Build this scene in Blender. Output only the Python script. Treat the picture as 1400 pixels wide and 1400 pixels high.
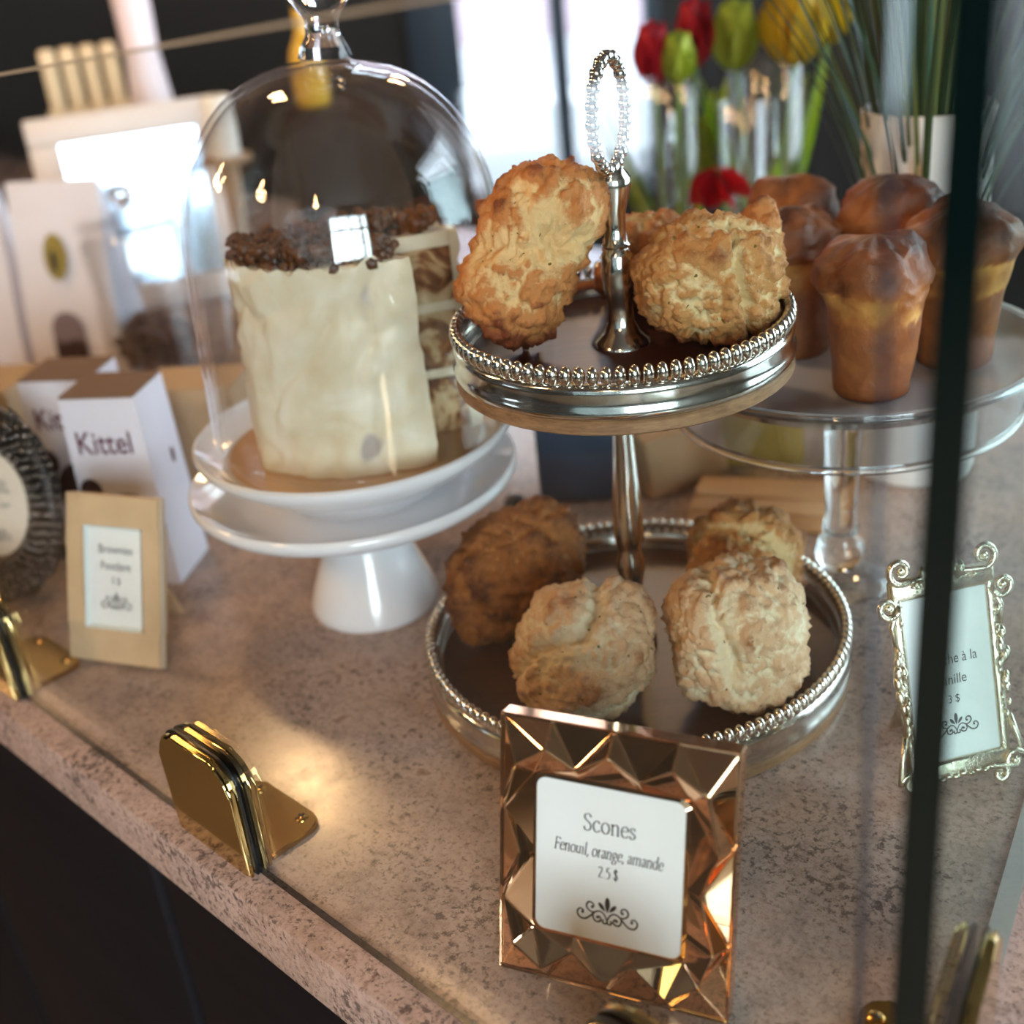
import bpy, bmesh, math, random
from mathutils import Vector, Matrix, Euler, noise

scene = bpy.context.scene
for o in list(bpy.data.objects): bpy.data.objects.remove(o)
COL = scene.collection
PI = math.pi

# ------------------------------------------------------------------ camera
CAM_H = 0.44                                   # above the counter top (z = 0)
cam_data = bpy.data.cameras.new('camera')
cam = bpy.data.objects.new('camera', cam_data); COL.objects.link(cam)
_x = Vector((0.9941, -0.0492, -0.0966)); _d = Vector((-0.1084, -0.4509, -0.8859)); _f = Vector((0, 0.8912, -0.4536))
cam.matrix_world = Matrix(((_x.x, -_d.x, -_f.x, 0), (_x.y, -_d.y, -_f.y, 0), (_x.z, -_d.z, -_f.z, CAM_H), (0, 0, 0, 1)))
cam_data.sensor_width = 36; cam_data.sensor_fit = 'HORIZONTAL'
cam_data.lens = 1725.7 / 1400 * 36
cam_data.clip_start = 0.02
cam_data.dof.use_dof = True
cam_data.dof.focus_distance = 0.605
cam_data.dof.aperture_fstop = 4.7
scene.camera = cam

# ------------------------------------------------------------------ world, daylight, exposure
world = bpy.data.worlds.new('world'); scene.world = world
world.use_nodes = True
bg = world.node_tree.nodes['Background']
bg.inputs['Color'].default_value = (0.72, 0.85, 1.0, 1)
bg.inputs['Strength'].default_value = 5.0

def area(name, loc, target, sx, sy, power, col):
    l = bpy.data.lights.new(name, 'AREA'); l.shape = 'RECTANGLE'; l.size = sx; l.size_y = sy
    l.energy = power; l.color = col
    o = bpy.data.objects.new(name, l); COL.objects.link(o); o.location = loc
    o.rotation_euler = (Vector(target) - Vector(loc)).to_track_quat('-Z', 'Y').to_euler()
    return o
# daylight entering through the big shop windows (behind the photographer and to the right)
area('daylight_front_window', (0.9, -4.30, 0.95), (0.9, 0, 0.95), 2.4, 1.9, 185, (0.86, 0.93, 1.0))
area('daylight_right_window', (2.28, 1.2, 0.75), (0, 1.2, 0.75), 2.2, 1.7, 22, (0.80, 0.90, 1.0))

scene.view_settings.view_transform = 'Standard'
scene.view_settings.look = 'None'
scene.view_settings.gamma = 1
scene.view_settings.use_curve_mapping = False
scene.view_settings.exposure = 0.78
scene.cycles.max_bounces = 10
scene.cycles.transparent_max_bounces = 24
scene.cycles.transmission_bounces = 12
scene.cycles.glossy_bounces = 6
scene.cycles.sample_clamp_indirect = 6
scene.cycles.caustics_reflective = False
scene.cycles.caustics_refractive = False
scene.cycles.use_denoising = True
scene.cycles.use_adaptive_sampling = True
scene.cycles.adaptive_threshold = 0.025

# ------------------------------------------------------------------ helpers
def lin(h):
    h = h.lstrip('#'); v = [int(h[i:i+2], 16)/255 for i in (0, 2, 4)]
    return tuple([(c/12.92 if c <= .04045 else ((c+.055)/1.055)**2.4) for c in v] + [1])
def link(o, parent=None):
    COL.objects.link(o)
    if parent is not None: o.parent = parent
    return o
def empty(name, loc=(0,0,0), rz=0, label=None, cat=None, group=None):
    o = bpy.data.objects.new(name, None); o.empty_display_size = .01
    link(o); o.location = loc; o.rotation_euler = (0, 0, rz)
    return tag(o, label, cat, group)
def tag(o, label=None, cat=None, group=None, kind=None):
    if label: o['label'] = label
    if cat: o['category'] = cat
    if group: o['group'] = group
    if kind: o['kind'] = kind
    return o
def obj(name, bm, mat, parent=None, smooth=True, loc=None, auto=None):
    me = bpy.data.meshes.new(name)
    bm.normal_update()
    if auto is not None:
        smooth = True
        for e in bm.edges:
            if len(e.link_faces) == 2 and e.calc_face_angle(0) > math.radians(auto): e.smooth = False
    for f in bm.faces: f.smooth = smooth
    bm.to_mesh(me); bm.free()
    for m in (mat if isinstance(mat, (list, tuple)) else [mat]): me.materials.append(m)
    o = bpy.data.objects.new(name, me); link(o, parent)
    if loc: o.location = loc
    return o
def inst(name, me, parent=None, loc=(0,0,0), rot=(0,0,0), sc=(1,1,1)):
    o = bpy.data.objects.new(name, me); link(o, parent); o.location = loc; o.rotation_euler = rot; o.scale = sc
    return o
def B(): return bmesh.new()
def xf(bm, verts, M): bmesh.ops.transform(bm, matrix=M, verts=verts)
def add_box(bm, c, s, bevel=0, seg=2, M=None):
    r = bmesh.ops.create_cube(bm, size=1)
    vs = r['verts']
    bmesh.ops.scale(bm, vec=Vector(s), verts=vs)
    if bevel:
        es = list({e for v in vs for e in v.link_edges})
        rr = bmesh.ops.bevel(bm, geom=es, offset=bevel, segments=seg, affect='EDGES', profile=.5)
        vs = list({v for v in rr['verts']} | {v for f in rr['faces'] for v in f.verts} | {v for v in vs if v.is_valid})
    bmesh.ops.translate(bm, vec=Vector(c), verts=vs)
    if M is not None: xf(bm, vs, M)
    return vs
def add_lathe(bm, prof, n=48, M=None, fn=None):
    rings = []; vs = []
    for (r, z) in prof:
        if r < 1e-6:
            v = bm.verts.new((0, 0, z)); rings.append([v]); vs.append(v)
        else:
            ring = []
            for i in range(n):
                a = 2*PI*i/n; p = Vector((r*math.cos(a), r*math.sin(a), z))
                if fn: p = fn(p, a)
                ring.append(bm.verts.new(p))
            rings.append(ring); vs += ring
    for a, b in zip(rings, rings[1:]):
        if len(a) == 1 and len(b) == 1: continue
        for i in range(n):
            j = (i+1) % n
            if len(a) == 1: bm.faces.new((a[0], b[i], b[j])) if False else bm.faces.new((a[0], b[j], b[i]))
            elif len(b) == 1: bm.faces.new((a[i], a[j], b[0]))
            else: bm.faces.new((a[i], a[j], b[j], b[i]))
    if M is not None: xf(bm, vs, M)
    return vs
def lathe(name, prof, mat, parent=None, n=48, loc=None, auto=40, fn=None):
    bm = B(); add_lathe(bm, prof, n, fn=fn)
    bmesh.ops.recalc_face_normals(bm, faces=bm.faces)
    return obj(name, bm, mat, parent, loc=loc, auto=auto)
def add_tube(bm, pts, rad, n=8, cap=True):
    pts = [Vector(p) for p in pts]; m = len(pts)
    rad = rad if isinstance(rad, (list, tuple)) else [rad]*m
    up = None; rings = []
    for i, p in enumerate(pts):
        t = (pts[min(i+1, m-1)] - pts[max(i-1, 0)])
        if t.length < 1e-9: t = Vector((0, 0, 1))
        t.normalize()
        if up is None:
            up = Vector((0, 0, 1)) if abs(t.z) < .9 else Vector((1, 0, 0))
        a = t.cross(up)
        if a.length < 1e-6: a = t.orthogonal()
        a.normalize(); b = a.cross(t).normalized(); up = b
        rings.append([bm.verts.new(p + (a*math.cos(2*PI*k/n) + b*math.sin(2*PI*k/n))*rad[i]) for k in range(n)])
    for r0, r1 in zip(rings, rings[1:]):
        for k in range(n):
            j = (k+1) % n; bm.faces.new((r0[k], r0[j], r1[j], r1[k]))
    if cap:
        bm.faces.new(rings[0][::-1]); bm.faces.new(rings[-1])
def add_sphere(bm, c, r, sub=2, sc=(1,1,1)):
    q = bmesh.ops.create_icosphere(bm, subdivisions=sub, radius=r)
    bmesh.ops.scale(bm, vec=Vector(sc), verts=q['verts']); bmesh.ops.translate(bm, vec=Vector(c), verts=q['verts'])
    return q['verts']
def add_prism(bm, poly, z0, z1):
    a = [bm.verts.new((x, y, z0)) for x, y in poly]; b = [bm.verts.new((x, y, z1)) for x, y in poly]
    bm.faces.new(a[::-1]); bm.faces.new(b)
    n = len(poly)
    for i in range(n): bm.faces.new((a[i], a[(i+1) % n], b[(i+1) % n], b[i]))
def round_rect(w, h, r, n=6, corners=(1,1,1,1)):
    out = []
    for (cx, cy, a0, on) in ((w/2-r, h/2-r, 0, corners[0]), (-w/2+r, h/2-r, 90, corners[1]), (-w/2+r, -h/2+r, 180, corners[2]), (w/2-r, -h/2+r, 270, corners[3])):
        if on:
            for k in range(n+1):
                a = math.radians(a0+90*k/n); out.append((cx+r*math.cos(a), cy+r*math.sin(a)))
        else:
            a = math.radians(a0+45); out.append((cx+r*(1 if math.cos(a) > 0 else -1), cy+r*(1 if math.sin(a) > 0 else -1)))
    return out

# ------------------------------------------------------------------ materials
MATS = {}
def new_mat(name):
    m = bpy.data.materials.new(name); m.use_nodes = True
    nt = m.node_tree; MATS[name] = m
    return m, nt, nt.nodes['Principled BSDF']
def N(nt, t, **kw):
    n = nt.nodes.new(t)
    for k, v in kw.items():
        if k in n.inputs.keys(): n.inputs[k].default_value = v
        else: setattr(n, k, v)
    return n
def ramp(nt, stops, fac=None):
    r = nt.nodes.new('ShaderNodeValToRGB')
    e = r.color_ramp.elements
    while len(e) < len(stops): e.new(.5)
    for i, (p, c) in enumerate(stops):
        e[i].position = p; e[i].color = c if len(c) == 4 else (*c, 1)
    if fac: nt.links.new(fac, r.inputs['Fac'])
    return r
def mix(nt, fac, a, b, mode='MIX'):
    m = nt.nodes.new('ShaderNodeMix'); m.data_type = 'RGBA'; m.blend_type = mode
    for sock, v in ((m.inputs['Factor'], fac), (m.inputs['A'], a), (m.inputs['B'], b)):
        if hasattr(v, 'is_linked') or hasattr(v, 'links'): nt.links.new(v, sock)
        else: sock.default_value = v
    return m.outputs['Result']
def coords(nt, kind='Object', scale=1):
    c = nt.nodes.new('ShaderNodeTexCoord'); mp = nt.nodes.new('ShaderNodeMapping')
    mp.inputs['Scale'].default_value = (scale,)*3 if not isinstance(scale, tuple) else scale
    nt.links.new(c.outputs[kind], mp.inputs['Vector']); return mp.outputs['Vector']
def noise_tex(nt, vec, scale, detail=4, rough=.5, dist=0):
    n = nt.nodes.new('ShaderNodeTexNoise'); n.inputs['Scale'].default_value = scale
    n.inputs['Detail'].default_value = detail; n.inputs['Roughness'].default_value = rough; n.inputs['Distortion'].default_value = dist
    nt.links.new(vec, n.inputs['Vector']); return n.outputs['Fac']
def bump(nt, bsdf, h, strength=.3, dist=.001):
    b = nt.nodes.new('ShaderNodeBump'); b.inputs['Strength'].default_value = strength; b.inputs['Distance'].default_value = dist
    nt.links.new(h, b.inputs['Height']); nt.links.new(b.outputs['Normal'], bsdf.inputs['Normal'])
def simple(name, col, rough=.5, metal=0, spec=.5, coat=0, var=0, vscale=40, bmp=0, bscale=200):
    m, nt, b = new_mat(name)
    c = lin(col) if isinstance(col, str) else col
    b.inputs['Roughness'].default_value = rough; b.inputs['Metallic'].default_value = metal
    b.inputs['Specular IOR Level'].default_value = spec; b.inputs['Coat Weight'].default_value = coat; b.inputs['Coat Roughness'].default_value = .05
    v = coords(nt)
    if var:
        f = noise_tex(nt, v, vscale, 4, .6)
        r = ramp(nt, [(.3, tuple(x*(1-var) for x in c[:3])), (.7, tuple(min(1, x*(1+var)) for x in c[:3]))], f)
        nt.links.new(r.outputs['Color'], b.inputs['Base Color'])
    else: b.inputs['Base Color'].default_value = c
    if bmp: bump(nt, b, noise_tex(nt, v, bscale, 5, .6), bmp)
    return m
def thin_glass(name, tint=(1,1,1), f0=.045, rough=0.0, graze=1.0):
    """Clear pane: straight-through light plus Schlick mirror reflection."""
    m = bpy.data.materials.new(name); m.use_nodes = True; nt = m.node_tree; nt.nodes.clear()
    out = nt.nodes.new('ShaderNodeOutputMaterial'); tr = nt.nodes.new('ShaderNodeBsdfTransparent'); gl = nt.nodes.new('ShaderNodeBsdfGlossy')
    tr.inputs['Color'].default_value = (*tint, 1); gl.inputs['Roughness'].default_value = rough; gl.inputs['Color'].default_value = (1, 1, 1, 1)
    lw = nt.nodes.new('ShaderNodeLayerWeight'); lw.inputs['Blend'].default_value = .5
    p = N(nt, 'ShaderNodeMath', operation='POWER'); p.inputs[1].default_value = 5
    ma = N(nt, 'ShaderNodeMath', operation='MULTIPLY_ADD'); ma.inputs[1].default_value = (1-f0)*graze; ma.inputs[2].default_value = f0
    mx = nt.nodes.new('ShaderNodeMixShader')
    L = nt.links.new
    L(lw.outputs['Facing'], p.inputs[0]); L(p.outputs[0], ma.inputs[0]); L(ma.outputs[0], mx.inputs['Fac'])
    L(tr.outputs[0], mx.inputs[1]); L(gl.outputs[0], mx.inputs[2]); L(mx.outputs[0], out.inputs['Surface'])
    MATS[name] = m; return m
def solid_glass(name, tint=(1,1,1)):
    m, nt, b = new_mat(name)
    b.inputs['Base Color'].default_value = (*tint, 1); b.inputs['Transmission Weight'].default_value = 1
    b.inputs['Roughness'].default_value = 0.0; b.inputs['IOR'].default_value = 1.48
    return m
def emit(name, col, s):
    m = bpy.data.materials.new(name); m.use_nodes = True; nt = m.node_tree; nt.nodes.clear()
    o = nt.nodes.new('ShaderNodeOutputMaterial'); e = nt.nodes.new('ShaderNodeEmission')
    e.inputs['Color'].default_value = (*col, 1); e.inputs['Strength'].default_value = s
    nt.links.new(e.outputs[0], o.inputs['Surface']); MATS[name] = m; return m

def granite():
    m, nt, b = new_mat('granite'); v = coords(nt)
    big = noise_tex(nt, v, 5, 5, .62, .5); mid = noise_tex(nt, v, 60, 8, .75, .1); fine = noise_tex(nt, v, 330, 4, .7)
    base = ramp(nt, [(.32, lin('#84797a')), (.45, lin('#a08b82')), (.56, lin('#b3988b')), (.72, lin('#9c7a63'))], big)
    med = ramp(nt, [(.30, lin('#6e5f5b')), (.42, lin('#9a877d')), (.55, lin('#bfa79b')), (.72, lin('#a28a7c'))], mid)
    c = mix(nt, .5, base.outputs['Color'], med.outputs['Color'])
    fi = ramp(nt, [(.32, lin('#8a7c76')), (.5, lin('#fbf4f0')), (.7, lin('#ffffff'))], fine)
    c = mix(nt, .6, c, fi.outputs['Color'], 'MULTIPLY')
    # soft clustered dark mineral specks
    sp = noise_tex(nt, v, 210, 4, .72, .05); cl = noise_tex(nt, v, 14, 4, .6, .3)
    ad = N(nt, 'ShaderNodeMath', operation='MULTIPLY_ADD'); nt.links.new(cl, ad.inputs[0]); ad.inputs[1].default_value = .5; nt.links.new(sp, ad.inputs[2])
    sm = ramp(nt, [(.80, (0, 0, 0)), (.90, (.8, .8, .8))], ad.outputs[0])
    c = mix(nt, sm.outputs['Color'], c, lin('#4a3f3d'))
    sp2 = noise_tex(nt, v, 60, 3, .6, .2); s2 = ramp(nt, [(.66, (0, 0, 0)), (.74, (.6, .6, .6))], sp2)
    c = mix(nt, s2.outputs['Color'], c, lin('#6b4a3c'))
    nt.links.new(c, b.inputs['Base Color'])
    rr = ramp(nt, [(.3, (.16,)*3), (.7, (.26,)*3)], mid); nt.links.new(rr.outputs['Color'], b.inputs['Roughness'])
    b.inputs['Specular IOR Level'].default_value = .55
    bump(nt, b, fine, .05, .0006)
    return m
def wood(name, c0, c1, rough=.3, scale=(4, 60, 60), coat=0):
    m, nt, b = new_mat(name); v = coords(nt, 'Object', scale)
    f = noise_tex(nt, v, 1.0, 6, .6, .8); f2 = noise_tex(nt, v, 5, 3, .6)
    a = mix(nt, .35, f, f2)
    r = ramp(nt, [(.32, lin(c0)), (.68, lin(c1))], a); nt.links.new(r.outputs['Color'], b.inputs['Base Color'])
    b.inputs['Roughness'].default_value = rough; b.inputs['Coat Weight'].default_value = coat; b.inputs['Coat Roughness'].default_value = .12
    bump(nt, b, a, .15, .0005); return m
def scone_mat(name, pale, gold, brown, off=0.0):
    m, nt, b = new_mat(name); v = coords(nt)
    at = nt.nodes.new('ShaderNodeAttribute'); at.attribute_name = 'crust'
    f = noise_tex(nt, v, 90, 5, .65); f2 = noise_tex(nt, v, 520, 4, .75); f3 = noise_tex(nt, v, 26, 3, .55)
    s = N(nt, 'ShaderNodeMath', operation='MULTIPLY_ADD'); nt.links.new(f, s.inputs[0]); s.inputs[1].default_value = .55; nt.links.new(at.outputs['Fac'], s.inputs[2])
    s1 = N(nt, 'ShaderNodeMath', operation='MULTIPLY_ADD'); nt.links.new(f3, s1.inputs[0]); s1.inputs[1].default_value = .5; nt.links.new(s.outputs[0], s1.inputs[2])
    s2 = N(nt, 'ShaderNodeMath', operation='MULTIPLY_ADD'); nt.links.new(f2, s2.inputs[0]); s2.inputs[1].default_value = .46; nt.links.new(s1.outputs[0], s2.inputs[2])
    s3 = N(nt, 'ShaderNodeMath', operation='ADD'); nt.links.new(s2.outputs[0], s3.inputs[0]); s3.inputs[1].default_value = off - .755
    r = ramp(nt, [(.18, lin(pale)), (.42, lin(gold)), (.62, lin(gold)), (.95, lin(brown))], s3.outputs[0])
    # tiny herb and zest flecks
    fl = noise_tex(nt, v, 210, 1, .5); fr = ramp(nt, [(.735, (0, 0, 0)), (.76, (1, 1, 1))], fl)
    c = mix(nt, fr.outputs['Color'], r.outputs['Color'], lin('#6e5a24'))
    nt.links.new(c, b.inputs['Base Color']); b.inputs['Roughness'].default_value = .62
    b.inputs['Subsurface Weight'].default_value = .12; b.inputs['Subsurface Radius'].default_value = (.006, .003, .0015); b.inputs['Subsurface Scale'].default_value = .6
    bump(nt, b, f2, .85, .0016); return m

M_GRANITE = granite()
M_SILVER = simple('silver_plate', '#d9d4cc', .13, 1, var=.10, vscale=30)
M_BEAD = simple('silver_beads', '#d8cfc4', .14, 1)
M_BRASS = simple('polished_brass', '#d9bd7c', .10, 1)
M_BRASS_D = simple('worn_brass_plate', '#b98f4f', .22, 1, var=.15, vscale=60)
M_ROSE = simple('rose_gold_mirror', '#efba90', .045, 1)
M_CHAMP = simple('champagne_metal', '#d8d0ba', .22, 1, var=.12, vscale=120, bmp=.4, bscale=600)
M_TRAYWOOD = wood('dark_tray_wood', '#2b140d', '#55291a', .42, (8, 90, 90), .0)
M_EDGEWOOD = wood('raw_wood_edge', '#6b4a31', '#a57c56', .6, (40, 40, 220))
M_PORC = simple('white_porcelain', '#e6e4e6', .12, 0, .55, .3)
M_PANE = thin_glass('clear_pane', (.975, .99, .985))
M_PANE_AR = thin_glass('low_reflection_pane', (.86, .92, .90), .03, 0, .16)
M_DOME = thin_glass('dome_glass', (.985, .985, .985), .05)
M_JAR = thin_glass('jar_glass', (.97, .975, .98), .06)
M_DISH = thin_glass('thick_dish_glass', (.86, .87, .885), .13)
M_SOLID = solid_glass('pressed_glass')
M_EDGE = simple('dark_glass_edge', '#04100f', .12, 0, .6)
M_EDGE_L = simple('smoky_glass_edge', '#2c262b', .10, 0, .7)
M_RUBBER = simple('black_gasket', '#0a0b0c', .35)
M_CARD = simple('white_card', '#f0f3f2', .55, var=.01)
M_INK = simple('black_ink', '#1b1b20', .6)
M_INKG = simple('grey_ink', '#4a4d52', .6)
M_DARKCAB = wood('black_stained_wood', '#0a080b', '#151015', .65, (3, 3, 60))
M_DARKCAB.node_tree.nodes['Principled BSDF'].inputs['Specular IOR Level'].default_value = .2
M_EDGE_T = simple('bright_glass_edge', '#b3a28c', .15, 0, .7)
M_EDGE_B = simple('grey_glass_edge', '#a3a6a3', .15, 0, .7)
M_FLOOR = simple('oak_floor', '#8f7d68', .5, var=.2, vscale=3)
M_WALL = simple('dark_wall', '#0b0908', .75, var=.15, vscale=2)
M_WALLP = simple('pale_wall', '#4a423c', .8, var=.05, vscale=2)
M_CEIL = simple('ceiling_paint', '#4d4640', .8)

# ------------------------------------------------------------------ lettering
def arc_pts(cx, cy, rx, ry, a0, a1, n=20):
    return [(cx+rx*math.cos(math.radians(a0+(a1-a0)*i/n)), cy+ry*math.sin(math.radians(a0+(a1-a0)*i/n))) for i in range(n+1)]
OV = lambda cx, cy, rx, ry: arc_pts(cx, cy, rx, ry, 90, 450, 22)
GL = {
 'S': (.48, [[(.39,.56),(.36,.66),(.24,.70),(.11,.65),(.08,.54),(.16,.43),(.30,.34),(.40,.22),(.36,.06),(.22,-.01),(.09,.03),(.05,.15)]]),
 'c': (.42, [[(.37,.36),(.30,.44),(.20,.45),(.08,.36),(.05,.22),(.09,.07),(.20,-.01),(.31,.02),(.38,.09)]]),
 'o': (.49, [OV(.24,.22,.19,.23)]),
 'n': (.51, [[(.10,0),(.10,.44)],[(.02,.41),(.10,.45)],[(.10,.33),(.20,.43),(.31,.44),(.38,.35),(.38,.2),(.38,0)],[(.03,0),(.18,0)],[(.31,0),(.46,0)]]),
 'e': (.43, [[(.07,.25),(.38,.27)],[(.38,.27),(.36,.38),(.25,.45),(.12,.40),(.05,.24),(.08,.07),(.20,-.01),(.31,.02),(.38,.09)]]),
 's': (.35, [[(.28,.35),(.25,.43),(.15,.45),(.07,.39),(.08,.30),(.18,.23),(.28,.16),(.28,.06),(.18,-.01),(.08,.01),(.04,.10)]]),
 'F': (.49, [[(.12,0),(.12,.69)],[(.04,.69),(.44,.69)],[(.44,.69),(.44,.58)],[(.12,.36),(.34,.36)],[(.34,.42),(.34,.30)],[(.04,0),(.22,0)]]),
 'u': (.50, [[(.09,.44),(.09,.2),(.11,.06),(.18,0),(.27,.03),(.37,.12)],[(.37,.44),(.37,.0)],[(.02,.42),(.09,.45)],[(.30,.42),(.37,.45)],[(.37,.01),(.44,.03)]]),
 'i': (.24, [[(.12,.44),(.12,0)],[(.05,.42),(.12,.45)],[(.05,0),(.19,0)],[(.10,.62),(.14,.62)]]),
 'l': (.24, [[(.12,.73),(.12,0)],[(.05,.71),(.12,.73)],[(.05,0),(.19,0)]]),
 ',': (.21, [[(.08,.05),(.11,.0),(.09,-.06),(.04,-.12)]]),
 '.': (.20, [[(.07,.025),(.11,.025)]]),
 'r': (.34, [[(.10,0),(.10,.44)],[(.02,.41),(.10,.45)],[(.10,.30),(.17,.41),(.29,.44)],[(.03,0),(.19,0)]]),
 'a': (.43, [[(.07,.35),(.14,.44),(.25,.44),(.31,.36),(.32,.2),(.32,.06),(.41,.02)],[(.32,.27),(.17,.23),(.07,.14),(.09,.03),(.18,-.01),(.32,.10)]]),
 'g': (.45, [OV(.20,.30,.14,.15),[(.16,.16),(.09,.08),(.18,.02),(.33,-.02),(.39,-.10),(.30,-.20),(.14,-.21),(.05,-.14),(.12,-.03)],[(.31,.40),(.43,.43)]]),
 'm': (.78, [[(.10,0),(.10,.44)],[(.02,.41),(.10,.45)],[(.10,.33),(.19,.43),(.30,.44),(.37,.35),(.37,0)],[(.37,.33),(.46,.43),(.57,.44),(.64,.35),(.64,0)],[(.03,0),(.17,0)],[(.31,0),(.43,0)],[(.58,0),(.71,0)]]),
 'd': (.50, [[(.38,.73),(.38,.0)],[(.30,.70),(.38,.73)],[(.38,.01),(.46,.03)],[(.38,.36),(.30,.44),(.20,.45),(.08,.36),(.05,.22),(.09,.06),(.19,-.01),(.29,.03),(.38,.12)]]),
 '2': (.46, [[(.06,.55),(.12,.65),(.23,.68),(.33,.60),(.32,.47),(.20,.27),(.05,.02)],[(.05,.02),(.41,.02)]]),
 '5': (.44, [[(.37,.67),(.13,.67)],[(.13,.67),(.10,.40)],[(.10,.40),(.22,.43),(.34,.35),(.35,.17),(.24,.02),(.06,.0)]]),
 '$': (.44, [[(.34,.52),(.31,.60),(.21,.63),(.10,.58),(.09,.48),(.18,.38),(.29,.31),(.36,.21),(.32,.07),(.20,.03),(.09,.06),(.06,.16)],[(.21,.72),(.21,-.06)]]),
 ' ': (.24, []),
}
def smooth_path(p, k=5):
    if len(p) < 3: return [Vector((x, y)) for x, y in p]
    P = [Vector((x, y)) for x, y in p]; out = []
    for i in range(len(P)-1):
        p0, p1, p2, p3 = P[max(i-1, 0)], P[i], P[i+1], P[min(i+2, len(P)-1)]
        for j in range(k):
            t = j/k
            out.append(.5*((2*p1)+(p2-p0)*t+(2*p0-5*p1+4*p2-p3)*t*t+(3*p1-p0-3*p2+p3)*t**3))
    out.append(P[-1]); return out
def add_ribbon(bm, pts, wfun, z=0):
    L = []; R = []
    m = len(pts)
    for i, p in enumerate(pts):
        t = pts[min(i+1, m-1)]-pts[max(i-1, 0)]
        if t.length < 1e-9: t = Vector((1, 0))
        t.normalize(); n = Vector((-t.y, t.x)); w = wfun(t, i/(m-1))/2
        a, b = p+n*w, p-n*w
        L.append(bm.verts.new((a.x, a.y, z))); R.append(bm.verts.new((b.x, b.y, z)))
    for i in range(m-1): bm.faces.new((L[i], R[i], R[i+1], L[i+1]))
def serif_text(bm, s, size, cx, y, slant=0, squeeze=1.0, wt=1.0):
    adv = sum(GL[c][0] for c in s)*size*squeeze; x = cx-adv/2
    nib = math.radians(25)
    wf = lambda t, u: size*wt*(.032+.056*abs(math.sin(math.atan2(t.y, t.x)-nib*.6)))
    for c in s:
        a, strokes = GL[c]
        for st in strokes:
            pts = [Vector((x+(q.x*squeeze+q.y*slant)*size, y+q.y*size)) for q in smooth_path(st)]
            add_ribbon(bm, pts, wf)
        x += a*size*squeeze
def spiral(cx, cy, r0, r1, a0, turns, n=26):
    return [Vector((cx+(r0+(r1-r0)*i/n)*math.cos(a0+turns*2*PI*i/n), cy+(r0+(r1-r0)*i/n)*math.sin(a0+turns*2*PI*i/n))) for i in range(n+1)]
def add_ornament(bm, cx, cy, s, w=.055):
    """Scroll-work flourish, about 2.1*s wide."""
    for sg in (-1, 1):
        T = lambda pts: [Vector((cx+sg*p[0]*s, cy+p[1]*s)) for p in pts]
        def sp(x, y, r, a0, turns, lead):
            c = spiral(x, y, r, r*.25, a0, turns)
            return [Vector(q) for q in lead]+[Vector(q) for q in c]
        wf = lambda t, u: w*s*(1.0-.25*abs(2*u-1))
        main = smooth_path([(0,-.18),(.10,.02),(.25,.10),(.42,.02),(.55,-.13),(.72,-.26),(.90,-.24),(.98,-.08),(.90,.05),(.79,.02),(.79,-.07)], 6)
        add_ribbon(bm, T(main), wf)
        up = smooth_path([(.40,.04),(.50,.02),(.62,.08),(.68,.20),(.62,.33),(.50,.33),(.44,.24),(.50,.17)], 6); add_ribbon(bm, T(up), wf)
        dn = smooth_path([(.44,.01),(.46,-.13),(.40,-.25),(.28,-.27),(.20,-.18),(.26,-.08),(.34,-.12)], 6); add_ribbon(bm, T(dn), wf)
        sm = smooth_path([(0,-.18),(.02,-.27),(.10,-.29),(.15,-.22),(.10,-.16)], 6); add_ribbon(bm, T(sm), wf)
        for (x, y) in ((.80,-.05), (.49,.19), (.31,-.12)):
            pts = arc_pts(cx+sg*x*s, cy+y*s, .05*s, .05*s, 0, 360, 10)[:-1]
            bm.faces.new([bm.verts.new((a, b, 0)) for a, b in (pts if sg > 0 else pts)])
        # side drop
        a = Vector((.06*sg, .12)); b = Vector((.28*sg, .38))
        pts = [Vector((cx, cy))+(a+(b-a)*k/8)*s for k in range(9)]
        add_ribbon(bm, pts, lambda t, u: s*.13*math.sin(min(1, u*.9+.05)*PI*.86)**1.3)
    pts = [Vector((cx, cy+(.08+.52*k/8)*s)) for k in range(9)]
    add_ribbon(bm, pts, lambda t, u: s*.17*math.sin(min(1, u*.9+.03)*PI*.88)**1.3)
def font_bm(bm, s, size, cx, y, squeeze=1.0, bold=0, spacing=1.0):
    cu = bpy.data.curves.new('t', 'FONT'); cu.body = s; cu.size = size; cu.align_x = 'CENTER'; cu.space_character = spacing
    cu.offset = bold*size
    o = bpy.data.objects.new('t', cu); COL.objects.link(o)
    dg = bpy.context.evaluated_depsgraph_get(); me = o.evaluated_get(dg).to_mesh()
    n0 = len(bm.verts); bm.from_mesh(me); bm.verts.ensure_lookup_table()
    for v in bm.verts[n0:]: v.co = Vector((v.co.x*squeeze+cx, v.co.y+y, 0))
    o.evaluated_get(dg).to_mesh_clear(); bpy.data.objects.remove(o); bpy.data.curves.remove(cu)
def lay(bm, M):          # a flat (x right, y up, z out) drawing onto a plane
    xf(bm, bm.verts[:], M)
    return bm

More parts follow.
